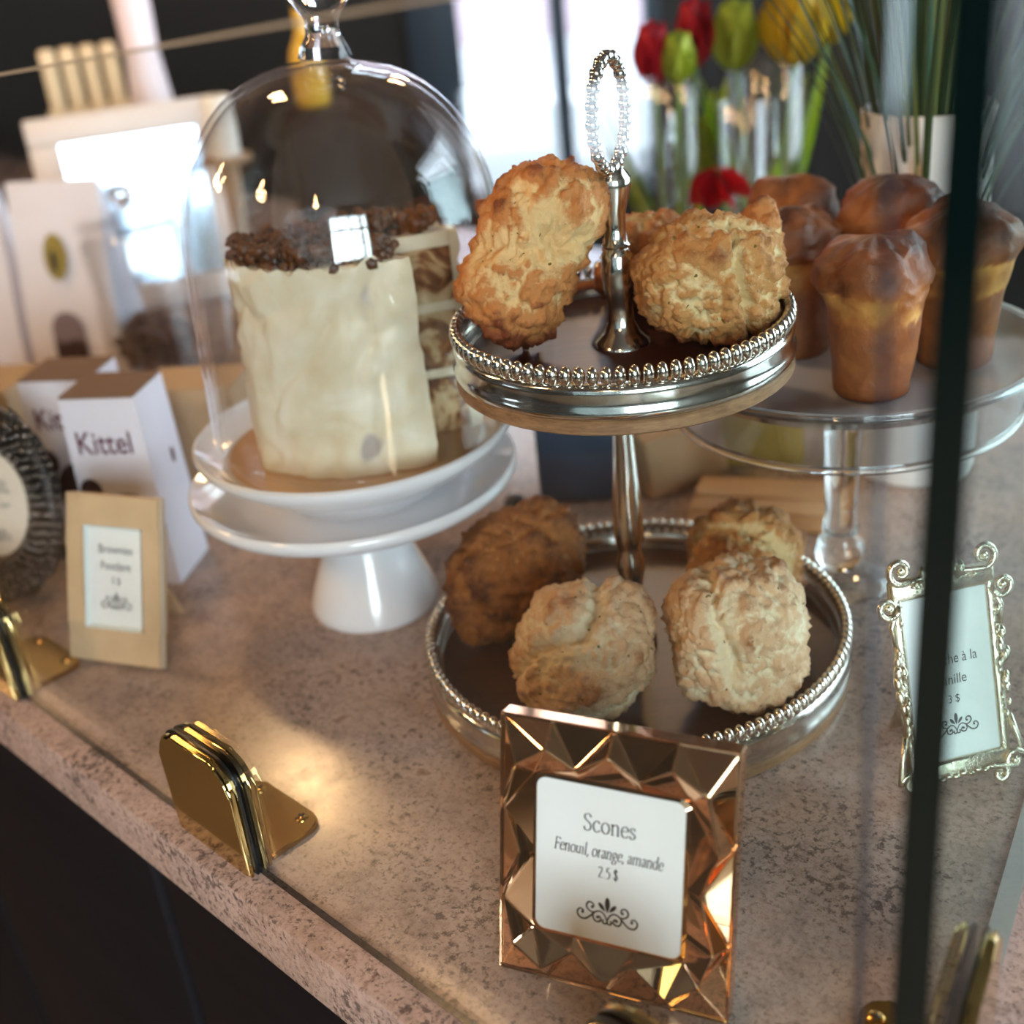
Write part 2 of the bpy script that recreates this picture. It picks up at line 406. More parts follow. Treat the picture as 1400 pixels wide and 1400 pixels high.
# ================================================================== the setting
def struct(name, bm, mat, parent=None, auto=30, kind='structure'):
    o = obj(name, bm, mat, parent, auto=auto); o['kind'] = kind; return o
FZ = -0.95
X0, X1, Y0, Y1, ZC = -2.7, 2.4, -4.0, 3.6, 2.3
bm = B(); add_box(bm, ((X0+X1)/2, (Y0+Y1)/2, FZ-.05), (X1-X0, Y1-Y0, .1)); struct('floor', bm, M_FLOOR)
bm = B(); add_box(bm, ((X0+X1)/2, (Y0+Y1)/2, ZC+.05), (X1-X0, Y1-Y0, .1)); struct('ceiling', bm, M_CEIL)
def wall_x(name, y, holes, mat, t=.12):      # wall in the XZ plane with rectangular openings (x0,x1,z0,z1)
    bm = B(); xs = sorted(holes); cur = X0
    for (a, b, c, d) in xs:
        add_box(bm, ((cur+a)/2, y, (FZ+ZC)/2), (a-cur, t, ZC-FZ))
        add_box(bm, ((a+b)/2, y, (FZ+c)/2), (b-a, t, c-FZ)); add_box(bm, ((a+b)/2, y, (ZC+d)/2), (b-a, t, ZC-d)); cur = b
    add_box(bm, ((cur+X1)/2, y, (FZ+ZC)/2), (X1-cur, t, ZC-FZ)); struct(name, bm, mat)
def wall_y(name, x, holes, mat, t=.12):
    bm = B(); cur = Y0
    for (a, b, c, d) in sorted(holes):
        add_box(bm, (x, (cur+a)/2, (FZ+ZC)/2), (t, a-cur, ZC-FZ))
        add_box(bm, (x, (a+b)/2, (FZ+c)/2), (t, b-a, c-FZ)); add_box(bm, (x, (a+b)/2, (ZC+d)/2), (t, b-a, ZC-d)); cur = b
    add_box(bm, (x, (cur+Y1)/2, (FZ+ZC)/2), (t, Y1-cur, ZC-FZ)); struct(name, bm, mat)
wall_x('wall_back', Y1+.06, [(-.14, .53, -.42, 1.9)], M_WALL)
wall_x('wall_front', Y0-.06, [(-.32, 2.12, -.02, 1.92)], M_WALLP)
wall_y('wall_right', X1+.06, [(.1, 2.3, -.1, 1.6)], M_WALLP)
wall_y('wall_left', X0-.06, [(.055, .245, -.205, -.025), (.305, .510, -.175, -.010)], M_WALL)
M_FRAME_BLUE = simple('blue_grey_paint', '#2c3947', .4, var=.08)
M_FRAME_DARK = simple('dark_window_frame', '#3a3a40', .4)
def window_frame(name, bars, pane, mat):
    root = empty(name); root['kind'] = 'structure'
    for b_, s_ in bars:
        bm = B(); add_box(bm, b_, s_, .006); obj('frame_bar', bm, mat, root, auto=30)
    bm = B(); add_box(bm, *pane); obj('pane', bm, M_PANE, root, smooth=False)
    return root
window_frame('window_1', [((-.07, Y1+.02, .74), (.14, .10, 2.32)), ((.265, Y1+.02, .74), (.045, .08, 2.32)), ((.515, Y1+.02, .74), (.04, .08, 2.32)),
                          ((.195, Y1+.02, -.40), (.67, .12, .05))], ((.195, Y1+.06, .74), (.66, .006, 2.3)), M_FRAME_BLUE)
window_frame('window_2', [((-.30, Y0-.02, .95), (.05, .08, 1.94)), ((.9, Y0-.02, .95), (.05, .08, 1.94)), ((2.10, Y0-.02, .95), (.05, .08, 1.94)), ((.9, Y0-.02, 0), (2.44, .1, .05)), ((.9, Y0-.02, 1.25), (2.40, .06, .06)), ((.30, Y0-.02, .95), (.035, .06, 1.90)), ((1.5, Y0-.02, .95), (.035, .06, 1.90))],
             ((.9, Y0-.06, .95), (2.42, .006, 1.92)), M_FRAME_DARK)
window_frame('window_3', [((X1+.02, .12, .75), (.08, .05, 1.7)), ((X1+.02, 1.2, .75), (.08, .05, 1.7)), ((X1+.02, 2.28, .75), (.08, .05, 1.7)), ((X1+.02, 1.2, -.08), (.1, 2.2, .05))],
             ((X1+.06, 1.2, .75), (.006, 2.18, 1.68)), M_FRAME_DARK)
window_frame('window_4', [((X0-.02, .05, -.115), (.08, .012, .18)), ((X0-.02, .25, -.115), (.08, .012, .18)), ((X0-.02, .15, -.208), (.1, .2, .012))], ((X0-.06, .15, -.115), (.006, .19, .18)), M_FRAME_DARK)
window_frame('window_5', [((X0-.02, .30, -.093), (.08, .012, .165)), ((X0-.02, .515, -.093), (.08, .012, .165)), ((X0-.02, .4075, -.178), (.1, .21, .012))], ((X0-.06, .4075, -.093), (.006, .205, .165)), M_FRAME_DARK)
# outside the back window: pavement, a house front, white boxes added as bright patches
bm = B(); add_box(bm, (1, 8, -.80), (14, 8.6, .1)); struct('pavement', bm, simple('pavement_concrete', '#b9b7b8', .8, var=.1, vscale=3))
t = empty('house_front', (0.9, 10.2, -.75), 0, 'pinkish grey house front across the street, seen through the back window', 'building')
bm = B(); add_box(bm, (0, .2, 2.5), (9, .4, 5)); obj('wall', bm, simple('lilac_render', '#b79fa6', .8, var=.06, vscale=2), t, auto=30)
for wx in (-2.6, -1.1, .5, 2.1):
    bm = B(); add_box(bm, (wx, -.02, 1.1), (.8, .06, 1.3), .01); w_ = obj('window', bm, simple('house_window_trim', '#e3dfe2', .5), t, auto=30)
    bm = B(); add_box(bm, (wx, -.055, 1.1), (.64, .02, 1.14)); obj('pane', bm, simple('house_window_glass', '#8fa0b4', .1), w_, auto=30)
M_PATCH = simple('bright_patch_white', '#f2f1f3', .5)  # boxes and fill are made up, near white to stand for bright light
for i, (x0, x1, lab) in enumerate(((.02, .32, 'low white box added outside as a bright patch, left of the window mullion'), (.38, .98, 'long low white box added outside as a bright patch, right of the window mullion'))):
    t = empty('bright_patch_box', ((x0+x1)/2, 5.0, -.75), 0, lab, 'planter')
    bm = B(); w = x1-x0
    for c, s in (((0, -.14, .2), (w, .03, .4)), ((0, .14, .2), (w, .03, .4)), ((-w/2+.015, 0, .2), (.03, .28, .4)), ((w/2-.015, 0, .2), (.03, .28, .4)), ((0, 0, .015), (w, .28, .03))): add_box(bm, c, s, .004)
    obj('box', bm, M_PATCH, t, auto=30)
    bm = B(); add_box(bm, (0, 0, .33), (w-.06, .25, .04), .01); obj('pale_fill', bm, simple('pale_box_fill', '#cfc8c6', .9), t)

# ================================================================== counter
G1 = Vector((-.3284, .6876, 0)); DV = Vector((.6875, -.7262, 0)); NI = Vector((.7262, .6875, 0))   # along the front glass (to the viewer's right), inwards
def gp(s, n=0, z=0): return G1 + DV*s + NI*n + Vector((0, 0, z))
ROTG = math.atan2(DV.y, DV.x)
CX = empty('granite_countertop', gp(0), ROTG, 'speckled pinkish grey granite countertop carrying the whole display', 'countertop')
bm = B(); add_box(bm, (-.75, .4675-.0, -.0185), (3.3, .97, .037), .0025, 2)
bmesh.ops.translate(bm, vec=(0, 0, 0), verts=bm.verts); obj('slab', bm, M_GRANITE, CX, auto=35)
CB = empty('counter_cabinet', gp(0, 0, FZ), ROTG, 'black stained wooden counter front below the granite', 'cabinet')
bm = B(); add_box(bm, (-.75, .48, .455), (3.2, .86, .91)); obj('carcass', bm, M_DARKCAB, CB, auto=30)
for k in range(8):
    bm = B(); add_box(bm, (-2.15+.4*k, .041, .46), (.385, .018, .86), .004); obj('front_panel', bm, M_DARKCAB, CB, auto=30)

# ================================================================== glass guard
def glass_panel(name, label, p0, p1, h0, h1, th, end_dark, pane=None):
    p0, p1 = Vector(p0), Vector(p1); L = (p1-p0).length
    root = empty(name, p0, math.atan2((p1-p0).y, (p1-p0).x), label, 'glass panel')
    bm = B(); g = .0015
    v = [bm.verts.new(q) for q in ((0,-th/2,g),(L,-th/2,g),(L,-th/2,h1),(0,-th/2,h0),(0,th/2,g),(L,th/2,g),(L,th/2,h1),(0,th/2,h0))]
    bm.faces.new((v[0],v[1],v[2],v[3])); bm.faces.new((v[5],v[4],v[7],v[6]))
    obj('pane', bm, pane or M_PANE, root, smooth=False)
    e = .0004
    for nm, c, s, m in (('end_edge', (L-e, 0, h1/2), (2*e, th, h1-g), M_EDGE if 'end' in end_dark else M_EDGE_L), ('end_edge', (e, 0, h0/2), (2*e, th, h0-g), M_EDGE if 'start' in end_dark else M_EDGE_L),
                        ('bottom_edge', (L/2, 0, g), (L, th, 2*e), M_EDGE_B if end_dark else M_EDGE)):
        bm = B(); add_box(bm, c, s); obj(nm, bm, m, root, smooth=False)
    bm = B(); q = [bm.verts.new(a) for a in ((0,-th/2,h0),(L,-th/2,h1),(L,th/2,h1),(0,th/2,h0),(0,-th/2,h0-.0012),(L,-th/2,h1-.0012),(L,th/2,h1-.0012),(0,th/2,h0-.0012))]
    bm.faces.new(q[:4]); bm.faces.new(q[4:][::-1])
    for i in range(4): bm.faces.new((q[i], q[4+i], q[4+(i+1)%4], q[(i+1)%4]))
    obj('top_edge', bm, M_EDGE_T, root, smooth=False)
    return root
S_END = .599
glass_panel('glass_guard', 'large clear glass guard panel in front of the scones and cake', gp(-.55), gp(S_END), .3107, .4257, .0032, ())
SIDE0 = Vector((.0925, .2395, 0)); SDIR = Vector((.527, .85, 0)).normalized()
glass_panel('glass_guard', 'side glass guard panel with dark front edge, beside the ornate silver frame', SIDE0+SDIR*.002, SIDE0+SDIR*.8, .43, .43, .0095, ('start',), M_PANE_AR)

def clamp(label, p, ang, w=.064, h=.0665):
    """two polished cheeks on either side of the glass, gasket between, foot plate with a screw on the inside"""
    r = empty('glass_clamp', p, ang, label, 'clamp', 'brass glass clamps along the guard')
    for nm, y, mt in (('cheek', -.0056, M_BRASS), ('cheek', .0056, M_BRASS), ('gasket', -.0024, M_RUBBER), ('gasket', .0024, M_RUBBER)):
        bm = B(); th = .0048 if nm == 'cheek' else .0014
        hh = h if nm == 'cheek' else h+.0008
        add_prism(bm, round_rect(w if nm == 'cheek' else w+.001, hh, .016, 8, (1,1,0,0)), -th/2, th/2)
        if nm == 'cheek':
            es = [e for e in bm.edges if abs(e.verts[0].co.z-e.verts[1].co.z) < 1e-6]
            bmesh.ops.bevel(bm, geom=es, offset=.0016, segments=3, affect='EDGES')
        xf(bm, bm.verts[:], Matrix(((1,0,0,0),(0,0,-1,y),(0,1,0,hh/2+.0006),(0,0,0,1))))
        obj(nm, bm, mt, r, auto=35)
    bm = B(); add_prism(bm, round_rect(w-.004, .034, .009, 6, (1,1,0,0)), 0, .0035)
    bmesh.ops.bevel(bm, geom=[e for e in bm.edges if e.verts[0].co.z > .003 and e.verts[1].co.z > .003], offset=.001, segments=2, affect='EDGES')
    bmesh.ops.translate(bm, vec=(0, .0255, .0004), verts=bm.verts); obj('foot_plate', bm, M_BRASS_D, r, auto=35)
    for sx in (-.019, .019):
        bm = B(); add_lathe(bm, [(0, .0050), (.002, .0049), (.0036, .0041), (.0038, .0036), (0, .0036)], 20, Matrix.Translation((sx, .036, .0002)))
        sc = obj('screw', bm, M_BRASS_D, r, auto=40)
        bm = B(); add_box(bm, (sx, .036, .0051), (.0042, .0007, .0006)); add_box(bm, (sx, .036, .0051), (.0007, .0042, .0006)); obj('slot', bm, M_RUBBER, sc)
    return r
clamp('polished brass glass clamp at the granite edge, far left by the oval frame', gp(-.020), ROTG)
clamp('large polished brass glass clamp standing on the granite edge, lower left', gp(.2340), ROTG)
clamp('brass glass clamp cut by the bottom edge, below the rose gold frame', gp(.5220), ROTG)
clamp('brass glass clamp of the side panel, lower right corner', SIDE0+SDIR*.104, math.atan2(SDIR.y, SDIR.x), w=.064)

# ================================================================== two-tier stand
TX, TY = .0660, .643
stand = empty('tiered_stand', (TX, TY, 0), 0, 'two-tier silver serving stand with beaded rims and dark wooden trays, holding scones', 'cake stand')
bead_bm = B(); bmesh.ops.create_icosphere(bead_bm, subdivisions=3, radius=.0034); bmesh.ops.scale(bead_bm, vec=(1, .90, 1.5), verts=bead_bm.verts)
bead_me = bpy.data.meshes.new('bead')
for f in bead_bm.faces: f.smooth = True
bead_bm.to_mesh(bead_me); bead_bm.free(); bead_me.materials.append(M_BEAD)
def tray(name, R, zb, nb, dx=0):
    """R bead circle, zb underside height"""
    t = empty('x', (dx, 0, zb)); t.name = name; t.parent = stand
    q = [(0, .0), (R+.0010, .0), (R+.0024, .0012), (R+.0024, .0065), (R+.0010, .0078), (0, .0078)]
    lathe('wooden_base', q, M_EDGEWOOD, t, 128)
    band = [(R-.006, .0078), (R+.0016, .0078), (R+.0030, .0092), (R+.0034, .0115), (R+.0026, .0135), (R+.0020, .0165), (R+.0024, .0205), (R+.0024, .0230), (R+.0008, .0252), (R-.0028, .0262),
            (R-.0042, .0250), (R-.0050, .0165), (R-.0062, .0160), (R-.006, .0078)]
    lathe('silver_band', band, M_SILVER, t, 128, auto=60)
    lathe('tray_floor', [(0, .0080), (R-.0058, .0080), (R-.0054, .0150), (0, .0150)], M_TRAYWOOD, t, 96)
    for k in range(nb):
        a = 2*PI*(k+.3)/nb
        inst('bead', bead_me, t, (R*math.cos(a), R*math.sin(a), .0300), (0, 0, a))
    return t
tray('lower_tray', .1235, 0.0, 124)
tray('upper_tray', .0885, .1925, 84, .0028)
def pole(z0, z1, prof, name):
    return lathe(name, [(r, z0+(z1-z0)*u) for r, u in prof], M_SILVER, stand, 32, auto=50)
pole(.0150, .1930, [(0,0),(.013,0),(.013,.02),(.009,.05),(.0062,.09),(.0056,.20),(.0075,.27),(.0088,.33),(.0070,.36),(.0068,.38),(.0082,.40),(.0090,.44),(.0086,.52),(.0070,.66),(.0056,.80),(.0058,.88),(.0085,.94),(.0088,.98),(.0075,1),(0,1)], 'lower_pole')
up = pole(.2075, .3000, [(0,0),(.0160,0),(.0150,.03),(.0100,.07),(.0076,.14),(.0072,.25),(.0088,.42),(.0084,.52),(.0062,.56),(.0078,.58),(.0062,.60),(.0055,.68),(.0058,.76),(.0092,.90),(.0094,.95),(.0060,1),(0,1)], 'upper_pole')
up.location = (.0028, 0, 0)
# beaded ring handle (seen nearly edge-on, turned)
bm = B(); rr = .0270; n = 40
for k in range(n):
    a = 2*PI*k/n; add_sphere(bm, (rr*math.cos(a), 0, rr*math.sin(a)), .0029 if k % 2 else .0036, 2)
tp = [(rr*math.cos(2*PI*k/48), 0, rr*math.sin(2*PI*k/48)) for k in range(49)]; add_tube(bm, tp, .0018, 8, False)
hd = obj('ring_handle', bm, M_SILVER, stand); hd.location = (.0030, 0, .2995+rr); hd.rotation_euler = (0, 0, math.radians(66))

# ================================================================== scones
SC = {'gold': scone_mat('scone_crust_gold', '#e6bd84', '#c67e42', '#803c16', 0.12), 'pale': scone_mat('scone_crust_pale', '#e8d3b0', '#d6ad86', '#9d673e', .02),
      'brown': scone_mat('scone_crust_brown', '#cfa06a', '#a0642f', '#5a2d12', .08), 'mid': scone_mat('scone_crust_mid', '#e9cb98', '#c78a4e', '#86481e', .10)}
def scone(label, loc, size, rot, seed, mat, bumps=(), cracks=(), e=2.7, rough=1.0, sub=6):
    rnd = random.Random(seed); off = Vector((rnd.uniform(-9, 9), rnd.uniform(-9, 9), rnd.uniform(-9, 9)))
    bm = B(); bmesh.ops.create_icosphere(bm, subdivisions=sub, radius=1)
    crust = []
    S = Vector(size); sm = min(size)
    Rm = Euler([math.radians(a) for a in rot]).to_matrix()
    for v in bm.verts:
        d = v.co.normalized()
        q = (math.hypot(d.x, d.y)**e+abs(d.z)**e)**(-1/e)
        p = Vector((d.x*S.x, d.y*S.y, d.z*S.z))*q
        g = p*1.0+off*.1
        big = noise.fractal(g*26, 1.0, 2.1, 2)
        md = noise.turbulence(g*62+off, 4, True, noise_basis='PERLIN_ORIGINAL', amplitude_scale=.62, frequency_scale=2.1)*1.5-.75
        fn_ = noise.fractal(g*240+off, .8, 2.0, 3)
        vd = noise.voronoi(g*52+Vector((big, md, -big))*.35)[0]
        cr = max(0., 1-(vd[1]-vd[0])/.16)            # fissures between lobes
        msk = min(1., max(0., .5+1.6*noise.noise(g*15-off)))
        h = .0046*big+.0042*md*rough+.0017*fn_*rough-.0022*cr*msk*rough-.0016*max(0., noise.noise(g*210-off)-.28)*4*rough
        c = .5+.30*big+.42*md-.40*cr*msk+.16*fn_
        for (bd, amp, k) in bumps:
            w = math.exp(k*(d.dot(Vector(bd).normalized())-1)); h += amp*w
        for (pn, pd, wid, dep, lim) in cracks:          # plane normal, offset, width, depth, facing direction
            dist = d.dot(Vector(pn).normalized())-pd+.10*noise.noise(g*60+off)+.05*noise.noise(g*170)
            face = max(0., min(1., (d.dot(Vector(lim).normalized())-.35)*4))
            w = math.exp(-(dist/wid)**2)*face; h -= dep*w; c -= .75*w
        if d.z < -.55: c += .45*min(1, (-.55-d.z)*4)     # browned base
        p += d*h
        v.co = Rm @ p; crust.append(c)
    zmin = min(v.co.z for v in bm.verts)
    lay_ = bm.verts.layers.float.new('crust')
    for v, c in zip(bm.verts, crust):
        v[lay_] = c; v.co.z -= zmin
        if v.co.z < .0016: v.co.z = .0
    o = obj('scone', bm, SC[mat]); o.location = loc
    tag(o, label, 'scone', 'scones on the tiered stand'); return o
UZ, LZ = .2077, .0152
scone('golden scone propped on edge, left of the pole on the upper tray', (.0250, .6450, UZ), (.0300, .0350, .0475), (-8, 27, 0), 3, 'gold',
      [((.35,-.5,.8), .008, 6), ((-.7,-.5,-.3), .009, 5), ((.9,-.3,-.1), -.004, 5)], [((-.28,.1,.95), .10, .16, .0085, (-.35,-.9,.2)), ((.2,-.2,.96), .52, .12, .004, (.1,-.8,.5))])
scone('small golden scone half hidden behind the pole on the upper tray', (.0900, .6960, UZ), (.0260, .0250, .0270), (0, 8, 30), 5, 'gold', sub=5)
scone('round golden scone with a vertical crack, right side of the upper tray', (.1150, .6270, UZ), (.0380, .0340, .0310), (6, -4, 0), 11, 'mid',
      [((-.6,-.5,.3), .006, 5), ((.2,-.4,.9), .006, 8)], [((1,.12,.05), .18, .055, .010, (.3,-1,.1)), ((.1,.75,.6), .48, .13, .009, (-.2,-.3,.9))])
scone('small pointed scone leaning behind the cracked one, right rim of the upper tray', (.1460, .6600, UZ), (.0130, .0170, .0285), (0, 10, 20), 17, 'gold', [((.1,0,1), .006, 10)], sub=5)
scone('brown tilted scone at the back left of the lower tray', (-.0010, .6740, LZ), (.0430, .0330, .0330), (4, -20, 10), 23, 'brown',
      [((-1,-.5,-.5), .010, 9), ((.7,.2,.6), .006, 5)], rough=1.15)
scone('pale flat-topped scone at the front left of the lower tray', (.0310, .5810, LZ), (.0375, .0370, .0345), (2, 3, 0), 31, 'pale',
      [((.5,.1,.8), .004, 8)], [((.85,-.25,-.1), .05, .10, .0065, (.05,.25,1)), ((-.1,.9,.5), -.18, .09, .007, (-.8,-.5,.15))], e=3.2, rough=.8)
scone('large pale scone with a split top at the front right of the lower tray', (.1150, .5750, LZ), (.0385, .0370, .0385), (4, -3, 0), 41, 'pale',
      [((-.2,-.2,.9), .004, 6)], [((.9,-.05,.1), -.22, .10, .0075, (-.25,-.5,.85)), ((.1,-.6,.7), -.12, .10, .0055, (.1,-1,0))], e=3.0, rough=.85)
scone('golden scone behind the large pale one, back right of the lower tray', (.1340, .6540, LZ), (.0360, .0340, .0340), (0, 5, 40), 47, 'mid',
      [((-.7,-.4,.3), .006, 6)], [((.8,.3,.3), -.1, .14, .009, (-.2,-.4,.9))])

# ================================================================== porcelain stand, plate, dome, cake
KX, KY = -.1000, .754
t = empty('porcelain_cake_stand', (KX, KY, 0), 0, 'white porcelain cake stand with a flared foot under the glass dome', 'cake stand')
t.scale = (1.019, 1.019, .94)
lathe('foot', [(0,0),(.0415,0),(.0430,.003),(.0425,.008),(.0380,.022),(.0310,.042),(.0255,.066),(.0240,.080),(.0260,.0885),(0,.0885)], M_PORC, t, 64, auto=60)
lathe('plate', [(0,.0880),(.060,.0885),(.094,.0935),(.1020,.0985),(.1050,.1035),(.1050,.1075),(.1030,.1090),(.1000,.1070),(.0900,.1000),(.0550,.0955),(0,.0950)], M_PORC, t, 96, auto=60)
KX2 = KX+.0045
t = empty('porcelain_plate', (KX2, KY, .0895), 0, 'white porcelain plate carrying the cake, resting on the cake stand', 'plate')
t.scale = (1.019, 1.019, 1.0)
lathe('plate_body', [(0,0),(.052,0),(.054,.006),(.080,.0210),(.0960,.0330),(.1005,.0390),(.1005,.0420),(.0985,.0432),(.0950,.0395),(.0850,.0320),(.0820,.0305),(0,.0300)], M_PORC, t, 96, auto=50)
bm = B(); add_lathe(bm, [(0,.0302),(.0800,.0302),(.0800,.0316),(0,.0316)], 64); obj('cake_board', bm, simple('tan_cake_board', '#c39c78', .25, var=.06), t, auto=40)
CZ = .0895+.0318
ck = empty('layer_cake', (KX2+.0135, KY-.0130, CZ), 0, 'tall cream frosted layer cake with a wedge cut out and nut crumbs on top', 'cake')
ck.scale = (1.02, .65, 1.02)
HC, RC = .126, .0700
A0, A1 = math.radians(-90+34), math.radians(-90+108)      # removed wedge
def sector(bm, r0, r1, z0, z1, a0, a1, na, nz, fn):
    """solid ring sector from angle a1 round to a0 (+2pi); fn displaces outer points"""
    an = [a1+(a0+2*PI-a1)*i/na for i in range(na+1)]
    out = [[bm.verts.new(fn(r1, a, z0+(z1-z0)*j/nz, j == nz)) for a in an] for j in range(nz+1)]
    inn = [[bm.verts.new((r0*math.cos(a), r0*math.sin(a), z0+(z1-z0)*j/nz)) for a in an] for j in range(nz+1)]
    for j in range(nz):
        for i in range(na):
            bm.faces.new((out[j][i], out[j][i+1], out[j+1][i+1], out[j+1][i])); bm.faces.new((inn[j][i+1], inn[j][i], inn[j+1][i], inn[j+1][i+1]))
        for i, s in ((0, 1), (na, -1)):
            f = (inn[j][i], out[j][i], out[j+1][i], inn[j+1][i]); bm.faces.new(f if s > 0 else f[::-1])
    for i in range(na):
        bm.faces.new((out[nz][i], out[nz][i+1], inn[nz][i+1], inn[nz][i])); bm.faces.new((out[0][i+1], out[0][i], inn[0][i], inn[0][i+1]))
def frost_fn(r, a, z, top):
    p = Vector((math.cos(a)*.08, math.sin(a)*.08, z))
    sw = noise.noise(Vector((p.x*26+z*9, p.y*26, z*16)))
    ridge = abs(noise.noise(Vector((p.x*34-z*22, p.y*34+3, z*20+5))))
    rr_ = r+.0030*sw-.0034*max(0, .30-ridge)*3.2+.0012*noise.fractal(p*90, 1, 2, 3)+.0025*(1-z/HC)**2
    zz = z+(.0070*noise.noise(Vector((p.x*42, p.y*42, 7)))+0.004*noise.noise(Vector((p.x*110, p.y*110, 7))) if top else 0)
    return Vector((rr_*math.cos(a), rr_*math.sin(a), zz))
def frosting_mat():
    m, nt, b = new_mat('cream_frosting'); v = coords(nt)
    f = noise_tex(nt, v, 30, 4, .6, .6); r = ramp(nt, [(.3, lin('#dccaa6')), (.5, lin('#e8dcc0')), (.7, lin('#f0e9d6'))], f)
    sp = noise_tex(nt, coords(nt, 'Object', (1, 1, .6)), 48, 1, .4); sr = ramp(nt, [(.70, (0,0,0)), (.76, (1,1,1))], sp)
    c = mix(nt, sr.outputs['Color'], r.outputs['Color'], lin('#b3a7a0'))
    nt.links.new(c, b.inputs['Base Color']); b.inputs['Roughness'].default_value = .38
    b.inputs['Subsurface Weight'].default_value = .15; b.inputs['Subsurface Radius'].default_value = (.006,.004,.003)
    bump(nt, b, noise_tex(nt, coords(nt, 'Object', (1, 1, .35)), 70, 4, .6, 1.5), .35, .002); return m
M_FROST = frosting_mat()
bm = B(); sector(bm, RC-.006, RC, 0, HC, A0, A1, 120, 46, frost_fn); bmesh.ops.recalc_face_normals(bm, faces=bm.faces); obj('side_frosting', bm, M_FROST, ck, auto=50)
def sponge_mat():
    m, nt, b = new_mat('swirled_sponge'); v = coords(nt, 'Object', (1, 1, 1.0))
    f = noise_tex(nt, v, 34, 3, .55, 1.8); r = ramp(nt, [(.36, lin('#5a321c')), (.46, lin('#9a6a3e')), (.52, lin('#d3b384')), (.75, lin('#e2cba2'))], f)
    g = noise_tex(nt, v, 220, 4, .7); c = mix(nt, .35, r.outputs['Color'], ramp(nt, [(.3, lin('#8a6a48')), (.7, lin('#ffffff'))], g).outputs['Color'], 'MULTIPLY')
    nt.links.new(c, b.inputs['Base Color']); b.inputs['Roughness'].default_value = .8; bump(nt, b, g, .8, .002); return m
M_SPONGE = sponge_mat()
lay_z = [(0, .036), (.042, .078), (.084, .117)]
for z0, z1 in lay_z:
    bm = B(); sector(bm, .0002, RC-.0063, z0, z1, A0, A1, 60, 6, lambda r, a, z, top: Vector((r*math.cos(a), r*math.sin(a), z)))
    bmesh.ops.recalc_face_normals(bm, faces=bm.faces); obj('sponge_layer', bm, M_SPONGE, ck, auto=40)
for z0, z1 in ((.0362, .0418), (.0782, .0838), (.1172, HC)):
    bm = B(); sector(bm, .0002, RC-.0063, z0, z1, A0-.004, A1+.004, 60, 2, lambda r, a, z, top: Vector((r*math.cos(a), r*math.sin(a), z)))
    bmesh.ops.recalc_face_normals(bm, faces=bm.faces); obj('cream_filling', bm, M_FROST, ck, auto=40)
rnd = random.Random(5); bm = B()
for k in range(620):
    a = rnd.uniform(A1+.08, A0+2*PI-.05); r = (RC-.004)*math.sqrt(rnd.uniform(.03, 1)); s = rnd.uniform(.0020, .0056)
    vs = add_sphere(bm, (0, 0, 0), s, 1, (rnd.uniform(.7, 1.3), rnd.uniform(.6, 1), rnd.uniform(.5, 1.1)))
    for v in vs: v.co += v.co.normalized()*noise.noise(v.co*900+Vector((k, 0, 0)))*s*.35
    xf(bm, vs, Matrix.Translation((r*math.cos(a), r*math.sin(a), HC+rnd.uniform(-.001, .010)))@Euler((rnd.uniform(0,6), rnd.uniform(0,6), rnd.uniform(0,6))).to_matrix().to_4x4())
o = obj('crumb_topping', bm, simple('candied_nut_crumbs', '#57300f', .45, var=.55, vscale=140), ck); tag(o, 'loose layer of brown nut crumbs', kind='stuff')
# glass dome
dm = empty('glass_dome', (KX2+.0060, KY, .0895+.0405), 0, 'clear glass bell dome with a knob covering the layer cake', 'dome')
dm.scale = (1.019, 1.019, 1.019); dm.rotation_euler = (0, math.radians(3.2), 0)
prof_o = [(.0915, 0), (.0932, .002), (.0925, .006), (.0928, .040), (.0935, .085), (.0935, .115)]
for k in range(1, 15):
    a = PI/2*k/15; prof_o.append((.0935*math.cos(a)**.80, .115+.104*math.sin(a)))
prof_o.append((.014, .2195))
prof_i = [(max(r-.0028, .0), z-(.0025 if z > .17 else 0)) for r, z in prof_o[2:]]
bm = B(); add_lathe(bm, prof_o+[(.0, .2215)], 96); add_lathe(bm, [(.0915, 0)]+prof_i+[(0, .2170)], 96); obj('bell', bm, M_DOME, dm, auto=60)
lathe('knob', [(0,.2212),(.0150,.2212),(.0130,.2265),(.0095,.2330),(.0090,.2400),(.0130,.2460),(.0185,.2540),(.0200,.2630),(.0175,.2720),(.0100,.2785),(0,.2800)], M_SOLID, dm, 40, auto=60)

# ================================================================== glass pedestal with brioches
BX, BY = .2105, .714
ped = lambda pr: [(r*1.05, z*1.05-.022) for r, z in pr]
t = empty('glass_pedestal', (BX, BY, 0), 0, 'clear pressed glass pedestal stand carrying the brioches', 'cake stand')
lathe('foot', [(0,.0004),(.0325,.0004),(.0335,.002),(.0315,.0045),(.022,.0080),(.014,.0126),(0,.0126)], M_JAR, t, 64, auto=60)
lathe('stem', [(r, z*.901) for r, z in [(0,.0142),(.0120,.0142),(.0150,.020),(.0165,.027),(.0140,.034),(.0105,.040),(.0118,.046),(.0098,.054),(.0105,.080),(.0112,.120),(.0150,.136),(.0200,.1478),(0,.1478)]], M_SOLID, t, 40, auto=60)
lathe('dish', ped([(0,.1482),(.055,.1490),(.0935,.1440),(.0985,.1450),(.1020,.1560),(.1085,.1720),(.1110,.1775),(.1095,.1790),(.1060,.1765),(.0985,.1680),(0,.1680)]), M_DISH, t, 96, auto=60)
